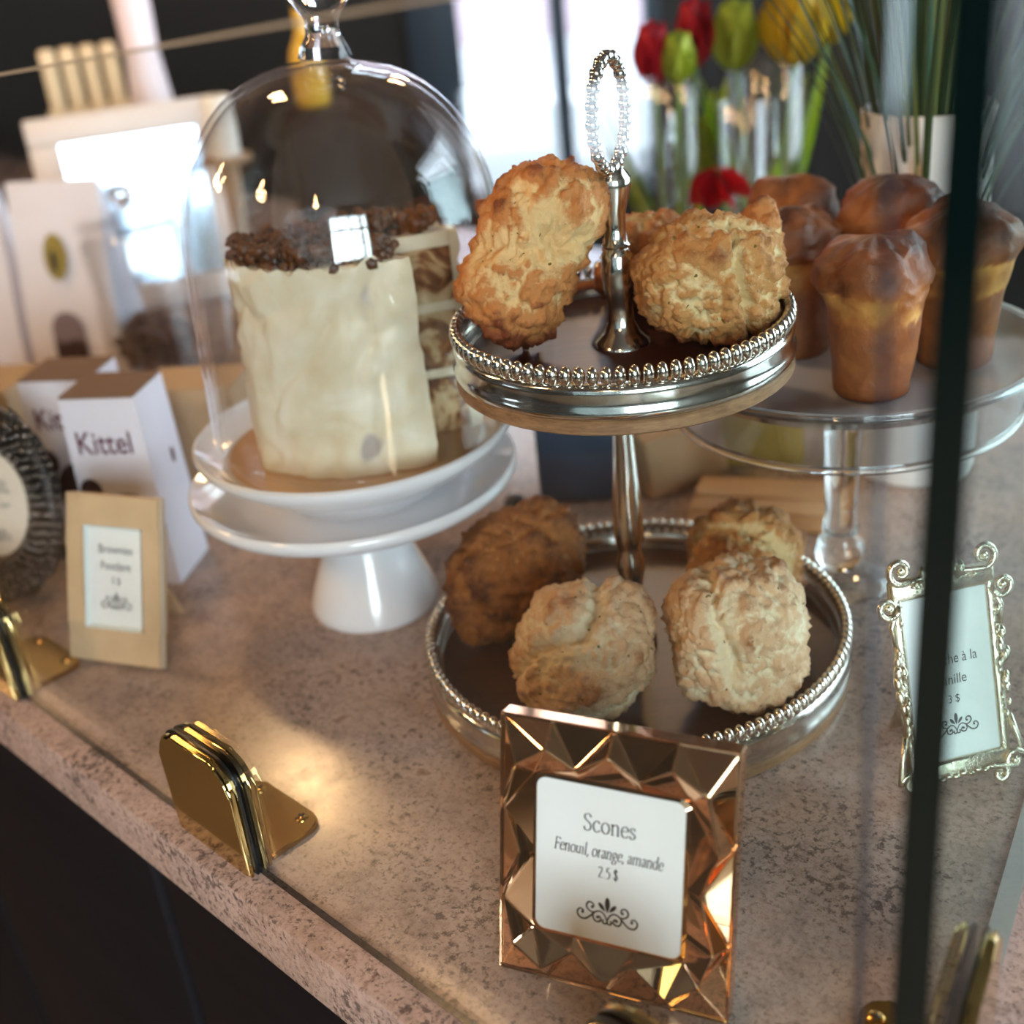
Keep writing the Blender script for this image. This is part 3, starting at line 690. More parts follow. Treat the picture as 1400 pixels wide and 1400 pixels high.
for nm, rr_, zz_, tr_ in (('base_ring', .1034, .1297, .0024), ('top_ring', .1160, .1654, .0020)):
    lathe(nm, [(rr_+tr_*math.cos(2*PI*k/12), zz_+tr_*math.sin(2*PI*k/12)) for k in range(13)], M_SOLID, t, 96, auto=80)
lathe('plate_liner', ped([(0,.1683),(.0960,.1683),(.1030,.1740),(.1075,.1788),(.1060,.1798),(.1000,.1742),(.0940,.1705),(0,.1705)]), simple('translucent_white_liner', '#c9c4c6', .2, 0, .5), t, 96, auto=60)
def brioche_mat():
    m, nt, b = new_mat('brioche_crust'); v = coords(nt)
    at = nt.nodes.new('ShaderNodeAttribute'); at.attribute_name = 'crust'
    f = noise_tex(nt, v, 60, 4, .6); s = N(nt, 'ShaderNodeMath', operation='MULTIPLY_ADD'); nt.links.new(f, s.inputs[0]); s.inputs[1].default_value = .62; nt.links.new(at.outputs['Fac'], s.inputs[2])
    r = ramp(nt, [(.25, lin('#d9994f')), (.5, lin('#a9632c')), (.72, lin('#8a4a20')), (1.0, lin('#451d0a'))], s.outputs[0])
    nt.links.new(r.outputs['Color'], b.inputs['Base Color']); b.inputs['Roughness'].default_value = .50
    b.inputs['Coat Weight'].default_value = .06; b.inputs['Coat Roughness'].default_value = .3
    bump(nt, b, noise_tex(nt, v, 170, 5, .65), .7, .002); return m
M_BRI = brioche_mat()
def brioche(label, x, y, s, seed):
    off = Vector((seed*3.1, seed*1.7, 0))
    prof = [(0,0),(.0185,0),(.0205,.002),(.0222,.020),(.0240,.040),(.0250,.052),(.0265,.058),(.0285,.062),(.0285,.068),(.0260,.075),(.0205,.0815),(.0120,.0855),(.0,.087)]
    # densify
    dp = []
    for a, b in zip(prof, prof[1:]):
        for k in range(4): dp.append((a[0]+(b[0]-a[0])*k/4, a[1]+(b[1]-a[1])*k/4))
    dp.append(prof[-1])
    def fn(p, a):
        w = min(1, max(0, (p.z-.045)/.02)); n_ = noise.fractal((p+off*.01)*45+off, 1, 2, 3)
        k = 1+.05*n_+w*(.26*noise.noise(p*34+off)+.10*noise.fractal(p*110+off, 1, 2, 3)); q = Vector((p.x*k, p.y*k, p.z+w*.010*noise.noise(p*40-off)+.005*noise.noise(Vector((math.cos(a)*2, math.sin(a)*2, seed)))*min(1, p.z/.03)*min(1, math.hypot(p.x, p.y)/.022)))
        return q
    bm = B(); add_lathe(bm, dp, 56, fn=fn); bmesh.ops.recalc_face_normals(bm, faces=bm.faces)
    ly = bm.verts.layers.float.new('crust')
    for v in bm.verts:
        z = v.co.z; g = .38 if z < .044 else (.02+.25*abs(z-.052)/.008 if z < .060 else .34+.22*min(1, (z-.06)/.02)+.25*noise.noise(v.co*45-off))
        if abs(z-.052) < .009: g = .10+.40*noise.noise(v.co*60+off)
        v[ly] = g
        v.co *= s
    o = obj('brioche', bm, M_BRI); o.location = (x, y, .1572); tag(o, label, 'brioche', 'brioches on the glass pedestal'); return o
brioche('brioche seen just right of the upper scone tray, leftmost on the glass pedestal', .1850, .7350, 1.02, 1)
brioche('front brioche with a pale band under its brown top, on the glass pedestal', .2100, .6590, 1.03, 2)
brioche('brioche behind the dark glass edge, right on the glass pedestal', .2680, .6900, 1.05, 3)
brioche('brioche at the back left of the glass pedestal, glossy brown top showing', .1980, .7970, 1.05, 4)
brioche('brioche at the back of the glass pedestal, tallest dark brown top', .2470, .7480, 1.10, 5)

# ================================================================== white vase with grasses
t = empty('white_vase', (.3120, .8750, 0), 0, 'white ceramic vase with ripples holding dark grasses, behind the brioches', 'vase')
def vfn(p, a): return Vector((p.x*(1+.02*math.sin(3*a+p.z*20)+.012*noise.noise(p*22)), p.y*(1+.02*math.sin(3*a+p.z*20)), p.z))
lathe('body', [(0,.0005),(.0440,.0005),(.0455,.004),(.0450,.06),(.0435,.12),(.0425,.18),(.0430,.235),(.0440,.2680),(.0425,.2690),(.0405,.262),(.0400,.05),(0,.05)], simple('warm_white_ceramic', '#e2d8d2', .42, var=.05, vscale=30), t, 72, auto=50, fn=vfn)
pl = empty('grass_plant', (.3120, .8750, .0505), 0, 'spiky dark green grasses rising from the white ceramic vase', 'plant')
M_BLADE = [simple('grass_blade_dark', '#2c3a1c', .5), simple('grass_blade_olive', '#5d6430', .5), simple('grass_blade_teal', '#3a5a4a', .5)]
rnd = random.Random(12); blades = []
for k in range(9):
    bm = B(); L = rnd.uniform(.36, .52); sp = rnd.uniform(.02, .12); w = rnd.uniform(.0016, .0034); m_ = 12; prev = None
    for i in range(m_+1):
        u = i/m_; x = .02*u+sp*u**2.2; z = L*u-.06*sp/.16*u**3; ww = w*(1-u**3)+.0002
        a, b, c = bm.verts.new((x, -ww, z)), bm.verts.new((x+.0006, 0, z-.0004)), bm.verts.new((x, ww, z))
        if prev: bm.faces.new((prev[0], prev[1], b, a)); bm.faces.new((prev[1], prev[2], c, b))
        prev = (a, b, c)
    me = bpy.data.meshes.new('blade'); bm.to_mesh(me); bm.free(); me.materials.append(M_BLADE[k % 3]); blades.append(me)
for k in range(150):
    a = rnd.uniform(0, 2*PI); r = rnd.uniform(.0, .020); s = rnd.uniform(.65, 1.1)
    inst('blade', blades[k % 9], pl, (r*math.cos(a), r*math.sin(a), 0), (rnd.uniform(-.03,.03), rnd.uniform(-.03,.03), a), (s, s, s))

# ================================================================== framed price cards
def lean_matrix(lean, y0=0, z0=0, off=0):
    """drawing plane (x right, y up, z towards the viewer) -> frame leaning back by `lean`"""
    s, c = math.sin(lean), math.cos(lean)
    return Matrix(((1,0,0,0),(0,s,-c,y0-c*off),(0,c,s,z0+s*off),(0,0,0,1)))
def easel(root, h, lean, mat, w=.02):
    s, c = math.sin(lean), math.cos(lean); bm = B()
    p = Vector((0, s*h*.72+.004, c*h*.72)); q = Vector((0, s*h*.72+h*.30, .001)); d = (q-p)
    M = Matrix.Translation((p+q)/2)@d.to_track_quat('Z', 'Y').to_matrix().to_4x4()
    add_box(bm, (0, 0, 0), (w, .002, d.length), .0005, 1, M); obj('easel_strut', bm, mat, root, auto=30)
# --- rose gold faceted frame
FW, FH = .1045, .1225; lean = math.radians(15); fa = math.radians(-25.73)
t = empty('rose_gold_frame', (.0210, .3955, 0), fa, 'faceted rose gold picture frame with the scones price card, front centre', 'picture frame')
LM = lean_matrix(lean, 0, .0008)
def uv(x, y, z): return Vector(((x-.5)*FW, y*FH, z))
IX0, IX1, IY0, IY1 = .165, .815, .205, .805
Zc, Za, Zv, Zo, Zi = .0125, .0125, .0100, .0035, .0062
ring = []          # (kind, mid, outer or inner)
def add(kind, mid, other): ring.append((kind, uv(*mid), uv(*other)))
ins = .008
add('c', (.100,.845,Zc), (ins,1-ins,Zo)); 
add('a', (.225,.915,Za), (.225,1-ins,Zo)); add('v', (.350,.850,Zv), (.350,IY1,Zi)); add('a', (.490,.925,Za), (.490,1-ins,Zo)); add('v', (.615,.850,Zv), (.615,IY1,Zi)); add('a', (.755,.920,Za), (.755,1-ins,Zo))
add('c', (.895,.855,Zc), (1-ins,1-ins,Zo))
add('a', (.950,.650,Za), (1-ins,.650,Zo)); add('v', (.880,.480,Zv), (IX1,.480,Zi)); add('a', (.945,.290,Za), (1-ins,.290,Zo))
add('c', (.890,.150,Zc), (1-ins,ins,Zo))
add('a', (.760,.075,Za), (.760,ins,Zo)); add('v', (.615,.155,Zv), (.615,IY0,Zi)); add('a', (.490,.075,Za), (.490,ins,Zo)); add('v', (.350,.155,Zv), (.350,IY0,Zi)); add('a', (.225,.075,Za), (.225,ins,Zo))
add('c', (.095,.150,Zc), (ins,ins,Zo))
add('a', (.050,.330,Za), (ins,.330,Zo)); add('v', (.110,.500,Zv), (IX0,.500,Zi)); add('a', (.050,.675,Za), (ins,.675,Zo))
icorn = {0: uv(IX0,IY1,Zi), 6: uv(IX1,IY1,Zi), 10: uv(IX1,IY0,Zi), 16: uv(IX0,IY0,Zi)}
bm = B(); mv = [bm.verts.new(r[1]) for r in ring]; ov = {}; iv = {}
for i, r in enumerate(ring):
    if r[0] in 'ca': ov[i] = bm.verts.new(r[2])
    if r[0] == 'v': iv[i] = bm.verts.new(r[2])
    if i in icorn: iv[i] = bm.verts.new(icorn[i])
n = len(ring)
ok = sorted(ov); 
for a, b in zip(ok, ok[1:]+[ok[0]+n]):
    bm.faces.new([ov[a % n]]+[mv[k % n] for k in range(a, b+1)]+[ov[b % n]])
ik = sorted(iv)
for a, b in zip(ik, ik[1:]+[ik[0]+n]):
    bm.faces.new([mv[k % n] for k in range(a, b+1)]+[iv[b % n], iv[a % n]])
bmesh.ops.triangulate(bm, faces=bm.faces[:])
# outer rim, sides and back
rimz = [(0, .0045), (0, -.006)]
o_l = [ov[k] for k in ok]; e1 = []
for v in o_l:
    x = -FW/2 if v.co.x < -FW*.49 else (FW/2 if v.co.x > FW*.49 else v.co.x); y = 0 if v.co.y < FH*.01+.0002 else (FH if v.co.y > FH*.99-.0002 else v.co.y); e1.append((x, y))
r1 = [bm.verts.new((x, y, .0048)) for x, y in e1]; r2 = [bm.verts.new((x, y, -.005)) for x, y in e1]
m_ = len(o_l)
for i in range(m_):
    j = (i+1) % m_; bm.faces.new((o_l[i], o_l[j], r1[j], r1[i])); bm.faces.new((r1[i], r1[j], r2[j], r2[i]))
bm.faces.new(r2[::-1])
bmesh.ops.recalc_face_normals(bm, faces=bm.faces)
ed = [e for e in bm.edges if len(e.link_faces) == 2 and e.calc_face_angle(0) > .12]
bmesh.ops.bevel(bm, geom=ed, offset=.0007, segments=2, affect='EDGES', profile=.5)
lay(bm, LM); obj('faceted_frame', bm, M_ROSE, t, smooth=False)
# inner lip and card
cw, ch = (IX1-IX0)*FW, (IY1-IY0)*FH; cc = ((IX0+IX1)/2-.5)*FW, (IY0+IY1)/2*FH
bm = B(); outer = round_rect(cw+.0016, ch+.0016, .0055); inner = round_rect(cw-.0022, ch-.0022, .0045)
for (za, zb, pa, pb) in ((.0064, .0072, outer, inner), (.0072, .0052, inner, inner)):
    A = [bm.verts.new((x+cc[0], y+cc[1], za)) for x, y in pa]; Bq = [bm.verts.new((x+cc[0], y+cc[1], zb)) for x, y in pb]
    for i in range(len(A)): bm.faces.new((A[i], A[(i+1) % len(A)], Bq[(i+1) % len(A)], Bq[i]))
A = [bm.verts.new((x+cc[0], y+cc[1], .0064)) for x, y in outer]; Bq = [bm.verts.new((x+cc[0], y+cc[1], .0040)) for x, y in outer]
for i in range(len(A)): bm.faces.new((A[(i+1) % len(A)], A[i], Bq[i], Bq[(i+1) % len(A)]))
lay(bm, LM); obj('inner_lip', bm, M_ROSE, t)
bm = B(); add_prism(bm, [(x+cc[0], y+cc[1]) for x, y in round_rect(cw-.0012, ch-.0012, .0048)], .0050, .0066); lay(bm, LM); cd = obj('price_card', bm, M_CARD, t, smooth=False)
bm = B()
serif_text(bm, 'Scones', .0108, cc[0], cc[1]+.0150, 0, .81, .72)
serif_text(bm, 'Fenouil, orange, amande', .0080, cc[0]-.0005, cc[1]+.0035, .12, .635, .72)
serif_text(bm, '2.5 $', .0074, cc[0], cc[1]-.0056, 0, .68, .75)
lay(bm, LM@Matrix.Translation((0, 0, .0068))); obj('lettering', bm, M_INK, cd, smooth=False)
bm = B(); add_ornament(bm, cc[0], cc[1]-.0228, .0138, .058); lay(bm, LM@Matrix.Translation((0, 0, .0068))); obj('scroll_ornament', bm, M_INK, cd, smooth=False)
easel(t, FH, lean, M_ROSE, .03)

# --- beige frame with fluted edge
w, h = .0740, .1100; lean = math.radians(20)
t = empty('beige_frame', (-.2660, .7105, 0), math.radians(-22.3), 'pale wooden picture frame with a small price card, in front of the chocolate boxes', 'picture frame')
LM = lean_matrix(lean, 0, .0008)
M_BEIGE = simple('bleached_wood', '#d2b48e', .55, var=.10, vscale=40)
iw, ih, icy = .0440, .0680, .0560
bm = B()
for c, s in (((0, h-(h-icy-ih/2)/2, .004), (w-.004, h-icy-ih/2, .008)), ((0, (icy-ih/2)/2, .004), (w-.004, icy-ih/2, .008)), ((-(w+iw)/4, icy, .004), ((w-iw)/2-.002, ih+.001, .008)), (((w+iw)/4, icy, .004), ((w-iw)/2-.002, ih+.001, .008))): add_box(bm, c, s)
lay(bm, LM); fr = obj('frame_body', bm, M_BEIGE, t, auto=30)
bm = B()
k = 0
for x in (-w/2+.001, w/2-.001):
    for i in range(44): add_sphere(bm, (x, h*(i+.5)/44, .005), .0016, 1, (1, .8, 1.3))
for y in (.001, h-.001):
    for i in range(29): add_sphere(bm, (-w/2+w*(i+.5)/29, y, .005), .0016, 1, (.8, 1, 1.3))
lay(bm, LM); tag(obj('beaded_edge', bm, simple('pale_bead_edge', '#d9cbb8', .4), fr), 'fine pale bead trim', kind='stuff')
bm = B()
for (x0, y0, x1, y1) in ((-1,-1,1,-1),(1,-1,1,1),(1,1,-1,1),(-1,1,-1,-1)):
    q = [(x0*iw/2, icy+y0*ih/2, .0082), (x1*iw/2, icy+y1*ih/2, .0082), (x1*(iw/2-.0025), icy+y1*(ih/2-.0025), .0045), (x0*(iw/2-.0025), icy+y0*(ih/2-.0025), .0045)]
    bm.faces.new([bm.verts.new(p) for p in q])
lay(bm, LM); obj('bevelled_slip', bm, simple('pale_blue_slip', '#dfe8e6', .4), t, smooth=False)
bm = B(); add_box(bm, (0, icy, .0045), (iw-.004, ih-.004, .0012)); lay(bm, LM); cd = obj('price_card', bm, M_CARD, t, smooth=False)
bm = B(); font_bm(bm, 'Brownies', .0082, .0005, icy+.0160, .86); font_bm(bm, 'Fondant', .0082, .0005, icy+.0050, .88); font_bm(bm, '3 $', .0062, .0005, icy-.0040, .9)
lay(bm, LM@Matrix.Translation((0, 0, .0054))); obj('lettering', bm, M_INKG, cd, smooth=False)
bm = B(); add_ornament(bm, .0005, icy-.0170, .0120, .07); lay(bm, LM@Matrix.Translation((0, 0, .0054))); obj('scroll_ornament', bm, M_INKG, cd, smooth=False)
easel(t, h, lean, M_BEIGE)

# --- ornate champagne frame
w, h = .0560, .1080; lean = math.radians(17)
t = empty('ornate_frame', (.2125, .5010, 0), math.radians(10.5), 'ornate champagne silver baroque picture frame with a price card, right of the stand', 'picture frame')
LM = lean_matrix(lean, 0, .0075)
bm = B(); iw, ih = .0470, .0930; b_ = .0055
for c, s in (((0, h-b_, 0), (w, 2*b_, .006)), ((0, b_, 0), (w, 2*b_, .006)), ((-w/2+b_/2, h/2, 0), (b_, h, .006)), ((w/2-b_/2, h/2, 0), (b_, h, .006))): add_box(bm, c, s, .0018, 2)
lay(bm, LM); obj('moulding', bm, M_CHAMP, t, auto=50)
def scroll(bm, x, y, r, a0, turns, tail, rad=.0016):
    pts = [(p.x, p.y, .0035) for p in spiral(x, y, r, r*.28, a0, turns, 24)]
    pts = [(a, b, .0025) for a, b in tail]+pts
    add_tube(bm, pts, [rad*(.7+.5*math.sin(PI*min(1, i/len(pts)+.15))) for i in range(len(pts))], 7)
    add_sphere(bm, (x, y, .0035), r*.33, 2)
spec = []
for sx in (-1, 1):
    X = w/2*sx
    spec.append(('top_scroll', [(X*.80, h+.0050, .0068, (-PI/2 if sx < 0 else -PI/2), 1.15*(-1 if sx < 0 else 1), [(X*.30, h-.0005), (X*.55, h-.0015)])]))
    spec.append(('corner_scroll', [(X*1.10, h-.0120, .0062, (PI if sx > 0 else 0), -1.2*sx*-1, [(X*1.02, h-.032), (X*1.06, h-.022)])]))
    spec.append(('foot_scroll', [(X*1.02, .0035, .0058, (0 if sx > 0 else PI), 1.2*sx, [(X*1.02, .028), (X*1.13, .016)]), (X*.72, -.0020, .0045, PI/2, 1.1*-sx, [(X*.35, .001), (X*.52, .003)])]))
for nm, ss in spec:
    bm = B()
    for (x, y, r, a0, tr, tail) in ss: scroll(bm, x, y, r, a0, tr, tail)
    lay(bm, LM); obj(nm, bm, M_CHAMP, t)
rnd = random.Random(3)
for sx in (-1, 1):                # leafy clasps half-way up each side, and a crest on top
    bm = B()
    for k in range(16):
        yy = h*.50+rnd.uniform(-.020, .020); add_sphere(bm, (sx*(w/2+rnd.uniform(-.003, .0032)*(1-abs(yy-h*.5)/.03)), yy, .0035+rnd.uniform(-.001, .0015)), rnd.uniform(.0014, .0030), 2, (.8, 1.5, .8))
    for k in range(12):
        yy = rnd.uniform(.012, h-.02); add_sphere(bm, (sx*(w/2-.002+rnd.uniform(-.0014, .0014)), yy, .0035), rnd.uniform(.001, .0018), 1, (.8, 1.7, .8))
    lay(bm, LM); obj('leaf_clasp', bm, M_CHAMP, t)
bm = B()
for k in range(-3, 4): add_sphere(bm, (k*.0034, h+.0045-abs(k)*.0014, .002), .0026, 2, (.8, 1.9, .8))
for k in range(-4, 5): add_sphere(bm, (k*.0040, h-.004+.0008*(k % 2), .0036), .0016, 1, (1.4, .9, .8)); add_sphere(bm, (k*.0040, .003-.001*(k % 2), .0036), .0018, 1, (1.4, .9, .8))
lay(bm, LM); obj('crest', bm, M_CHAMP, t)
bm = B(); add_box(bm, (0, h/2, .0005), (iw, ih, .0012)); lay(bm, LM); cd = obj('price_card', bm, M_CARD, t, smooth=False)
bm = B(); font_bm(bm, 'Brioche à la', .0076, 0, h*.56, .82); font_bm(bm, 'vanille', .0076, 0, h*.46, .86); font_bm(bm, '3 $', .0060, 0, h*.37, .86)
lay(bm, LM@Matrix.Translation((0, 0, .0013))); obj('lettering', bm, M_INKG, cd, smooth=False)
bm = B(); add_ornament(bm, 0, h*.25, .0120, .065); lay(bm, LM@Matrix.Translation((0, 0, .0013))); obj('scroll_ornament', bm, M_INKG, cd, smooth=False)
easel(t, h, lean, M_CHAMP)

# --- oval dark beaded frame
t = empty('oval_beaded_frame', (-.3680, .8000, 0), math.radians(-16), 'dark oval picture frame crusted with tiny beads, far left edge', 'picture frame')
a_, b_ = .0560, .0740; lean = math.radians(14); LM = lean_matrix(lean, 0, .0045)
bm = B()
def ell(r, z, n=72, sc=0): return [bm.verts.new((a_*r*(1+sc*abs(math.sin(i*PI*14/n)))*math.cos(2*PI*i/n), b_+b_*r*(1+sc*abs(math.sin(i*PI*14/n)))*math.sin(2*PI*i/n), z)) for i in range(n)]
rings = [ell(.94, -.002), ell(.97, .002, sc=.04), ell(.80, .0055), ell(.60, .0065), ell(.52, .0040), ell(.52, .0010)]
for r0, r1 in zip(rings, rings[1:]):
    for i in range(72): bm.faces.new((r0[i], r0[(i+1) % 72], r1[(i+1) % 72], r1[i]))
bm.faces.new(rings[0][::-1]); lay(bm, LM); fr = obj('frame_body', bm, simple('dark_pewter', '#2a2625', .35, .8), t)
bm = B(); rnd = random.Random(8)
for rr_, zz, nn in ((.96, .0030, 64), (.90, .0045, 60), (.84, .0058, 56), (.78, .0064, 52), (.72, .0068, 48), (.66, .0070, 44), (.60, .0070, 42)):
    for i in range(nn):
        a = 2*PI*(i+rnd.uniform(-.2, .2))/nn; add_sphere(bm, (a_*rr_*math.cos(a), b_+b_*rr_*math.sin(a), zz), rnd.uniform(.0014, .0024), 1)
lay(bm, LM); tag(obj('bead_crust', bm, simple('dark_crystal_beads', '#8f8883', .16, .9, var=.6, vscale=300), fr), 'crust of tiny dark glittering beads', kind='stuff')
bm = B(); v = ell(.53, .0030); bm.faces.new(v); v2 = ell(.53, .0018); bm.faces.new(v2[::-1])
for i in range(72): bm.faces.new((v2[i], v2[(i+1) % 72], v[(i+1) % 72], v[i]))
lay(bm, LM); cd = obj('oval_card', bm, simple('ivory_card', '#e9dccb', .6), t, smooth=False)
bm = B(); font_bm(bm, 'KITTEL', .0120, .0010, b_+.0080, .80); font_bm(bm, 'chocolat pur', .0072, 0, b_-.0030, .80); font_bm(bm, '5 $', .0060, 0, b_-.0120, .9)
lay(bm, LM@Matrix.Translation((0, 0, .0032))); obj('lettering', bm, M_INKG, cd, smooth=False)
bm = B(); add_ornament(bm, 0, b_-.0235, .0120, .065); lay(bm, LM@Matrix.Translation((0, 0, .0032))); obj('scroll_ornament', bm, M_INKG, cd, smooth=False)
easel(t, 2*b_, lean, MATS['dark_pewter'])

# ================================================================== chocolate boxes, bags, jar
M_BOX = simple('white_carton', '#e4e0ea', .5); M_CHOC = simple('chocolate_brown_print', '#3a211c', .5, var=.2, vscale=60); M_LOGO = simple('maroon_print', '#5d2230', .5)
M_BOXTOP = simple('brown_carton_lid', '#7d6250', .55)
def choc_box(label, x, y, rz, W, D, Hh):
    t = empty('chocolate_box', (x, y, 0), rz, label, 'box', 'white chocolate boxes')
    bm = B(); f = 1.12
    lo = [bm.verts.new(p) for p in ((-W/2*f, -D/2*f, 0), (W/2*f, -D/2*f, 0), (W/2*f, D/2*f, 0), (-W/2*f, D/2*f, 0))]
    hi = [bm.verts.new(p) for p in ((-W/2, -D/2, Hh), (W/2, -D/2, Hh), (W/2, D/2, Hh), (-W/2, D/2, Hh))]
    bm.faces.new(lo[::-1]); bm.faces.new(hi)
    for i in range(4): bm.faces.new((lo[i], lo[(i+1) % 4], hi[(i+1) % 4], hi[i]))
    obj('carton', bm, M_BOX, t, smooth=False)
    bm = B(); add_box(bm, (0, 0, Hh+.0008), (W-.001, D-.001, .0016)); obj('lid_flap', bm, M_BOXTOP, t, smooth=False)
    # prints lie on the slightly sloped front
    tilt = math.atan2(D/2*(f-1), Hh)
    FM = Matrix(((1,0,0,0),(0,math.sin(tilt),-math.cos(tilt),-D/2*f),(0,math.cos(tilt),math.sin(tilt),0),(0,0,0,1)))
    bm = B(); font_bm(bm, 'Kittel', .0240, -.001, Hh*.72, .80, .012); lay(bm, FM@Matrix.Translation((0, 0, .0004))); obj('brand_lettering', bm, M_LOGO, t, smooth=False)
    bm = B()
    add_prism(bm, [(.006+.024*math.cos(a*PI/12), Hh*.33+.026*math.sin(a*PI/12)) for a in range(24)], .0002, .0006)
    add_prism(bm, [(-.0195+.0085*math.cos(a*PI/10), Hh*.52+.010*math.sin(a*PI/10)) for a in range(20)], .0002, .0005)
    lay(bm, FM); obj('chocolate_print', bm, M_CHOC, t, smooth=False)
    bm = B(); SM = Matrix(((0,0,1,W/2*f+.0004),(1,0,0,0),(0,1,0,0),(0,0,0,1)))
    add_prism(bm, [(.010+.0022*math.cos(a*PI/8), Hh*.60+.006*math.sin(a*PI/8)) for a in range(16)], -.0004-.0026, .0002-.0026+.0005); lay(bm, SM); obj('side_mark', bm, M_LOGO, t, smooth=False)
    return t
choc_box('front white chocolate box with maroon lettering, behind the pale wooden frame', -.2700, .8400, math.radians(-12), .0560, .0480, .1450)
choc_box('rear white chocolate box, half hidden by the front one', -.3230, .9150, math.radians(-12), .0560, .0480, .1350)
t = empty('kraft_box', (-.2350, .9350, 0), math.radians(-10), 'plain tan kraft cardboard box behind the front chocolate box', 'box')
bm = B(); add_box(bm, (0, 0, .055), (.075, .05, .110), .001); obj('carton', bm, simple('kraft_board', '#b99a76', .7, var=.08), t, auto=30)
bm = B(); add_box(bm, (0, 0, .1105), (.076, .051, .0012)); obj('lid_flap', bm, MATS['kraft_board'], t, auto=30)
t = empty('kraft_box', (-.4250, .9900, 0), math.radians(-14), 'tan kraft cardboard box at the far left behind the oval frame', 'box')
bm = B(); add_box(bm, (0, 0, .055), (.090, .06, .110), .001); obj('carton', bm, MATS['kraft_board'], t, auto=30)
bm = B(); add_box(bm, (0, 0, .1105), (.091, .061, .0012)); obj('lid_flap', bm, MATS['kraft_board'], t, auto=30)
# paper gift bags with a gold oval sticker and a clear window
M_BAG = simple('white_paper_bag', '#e6e2ea', .6, var=.03, vscale=20, bmp=.2, bscale=40); M_GOLD = simple('gold_foil_sticker', '#a3904a', .45, .3)
def bag(label, x, y, rz, W, Hh):
    t = empty('paper_bag', (x, y, 0), rz, label, 'bag', 'white paper bags')
    bm = B(); D = .06; nz = 10; rings = []
    for j in range(nz+1):
        u = j/nz; d = D*(1-u**1.6)+.004; w_ = W*(1-.04*u); ww = .0015*math.sin(7*u+x*50)
        rings.append([bm.verts.new(p) for p in ((-w_/2, -d/2+ww, Hh*u), (0, -d/2-.002+ww, Hh*u), (w_/2, -d/2+ww, Hh*u), (w_/2-.006*(1-u), 0, Hh*u), (w_/2, d/2, Hh*u), (-w_/2, d/2, Hh*u), (-w_/2+.006*(1-u), 0, Hh*u))])
    for a, b in zip(rings, rings[1:]):
        for i in range(7): bm.faces.new((a[i], a[(i+1) % 7], b[(i+1) % 7], b[i]))
    bm.faces.new(rings[0][::-1]); bm.faces.new(rings[-1]); obj('paper', bm, M_BAG, t, auto=35)
    yy = lambda z: -(D*(1-(z/Hh)**1.6)+.004)/2-.0045
    z = Hh*.62; tl = math.atan2(yy(z+.01)-yy(z-.01), .02)
    def disc(nm, z, shape, mat, off, parent):
        bm = B(); add_prism(bm, shape, 0, .0006)
        tl = math.atan2(yy(z+.01)-yy(z-.01), .02)
        lay(bm, Matrix(((1,0,0,-.004),(0,math.sin(tl),-math.cos(tl),yy(z)-off),(0,math.cos(tl),math.sin(tl),z),(0,0,0,1)))); return obj(nm, bm, mat, parent, smooth=False)
    st = disc('oval_sticker', Hh*.63, [(.0135*math.cos(a*PI/16), .024*math.sin(a*PI/16)) for a in range(32)], M_GOLD, 0, t)
    disc('sticker_figure', Hh*.625, [(.0035*math.cos(a*PI/8)-.002, .012*math.sin(a*PI/8)-.003) for a in range(16)], M_INK, .0008, st)
    arch = [(-.019, -.033), (.019, -.033), (.019, .010)]+[(.019*math.cos(a*PI/12), .010+.020*math.sin(a*PI/12)) for a in range(1, 12)]+[(-.019, .010)]
    wn = disc('clear_window', Hh*.20, arch, simple('smoked_window', '#8b7c80', .08, 0, .7), 0, t)
    low = [(-.0185, -.033), (.0185, -.033), (.0185, -.004), (.008, .001), (-.006, -.003), (-.0185, .000)]
    disc('chocolate_pieces', Hh*.20, low, M_CHOC, .0007, wn)
    return t
bag('white paper bag with a gold oval sticker and a chocolate-filled window', -.4330, 1.3300, math.radians(-14), .108, .200)
bag('white paper bag cut by the left edge of the picture', -.5480, 1.3650, math.radians(-14), .104, .200)
# clear jar with lid
t = empty('glass_jar', (-.3500, 1.270, 0), 0, 'clear glass jar with a flat lid and brown sweets, left of the dome', 'jar')
lathe('body', [(0,.001),(.046,.001),(.050,.005),(.050,.150),(.046,.158),(.044,.158),(.0475,.149),(.0475,.006),(0,.005)], M_JAR, t, 56, auto=50)
lathe('lid', [(0,.1590),(.049,.1590),(.052,.162),(.052,.168),(.040,.172),(.012,.175),(0,.175)], M_JAR, t, 56, auto=50)
lathe('lid_knob', [(0,.1755),(.006,.1755),(.006,.180),(.011,.186),(.012,.192),(.008,.199),(0,.201)], M_SOLID, t, 32, auto=60)
rnd = random.Random(4); bm = B()
for k in range(90):
    a = rnd.uniform(0, 2*PI); r = .038*math.sqrt(rnd.random()); add_sphere(bm, (r*math.cos(a), r*math.sin(a), .014+rnd.uniform(0, .042)), rnd.uniform(.006, .009), 1)
tag(obj('brown_sweets', bm, simple('chocolate_sweets', '#3d2114', .35, var=.4, vscale=60), t), 'heap of small brown sweets', kind='stuff')

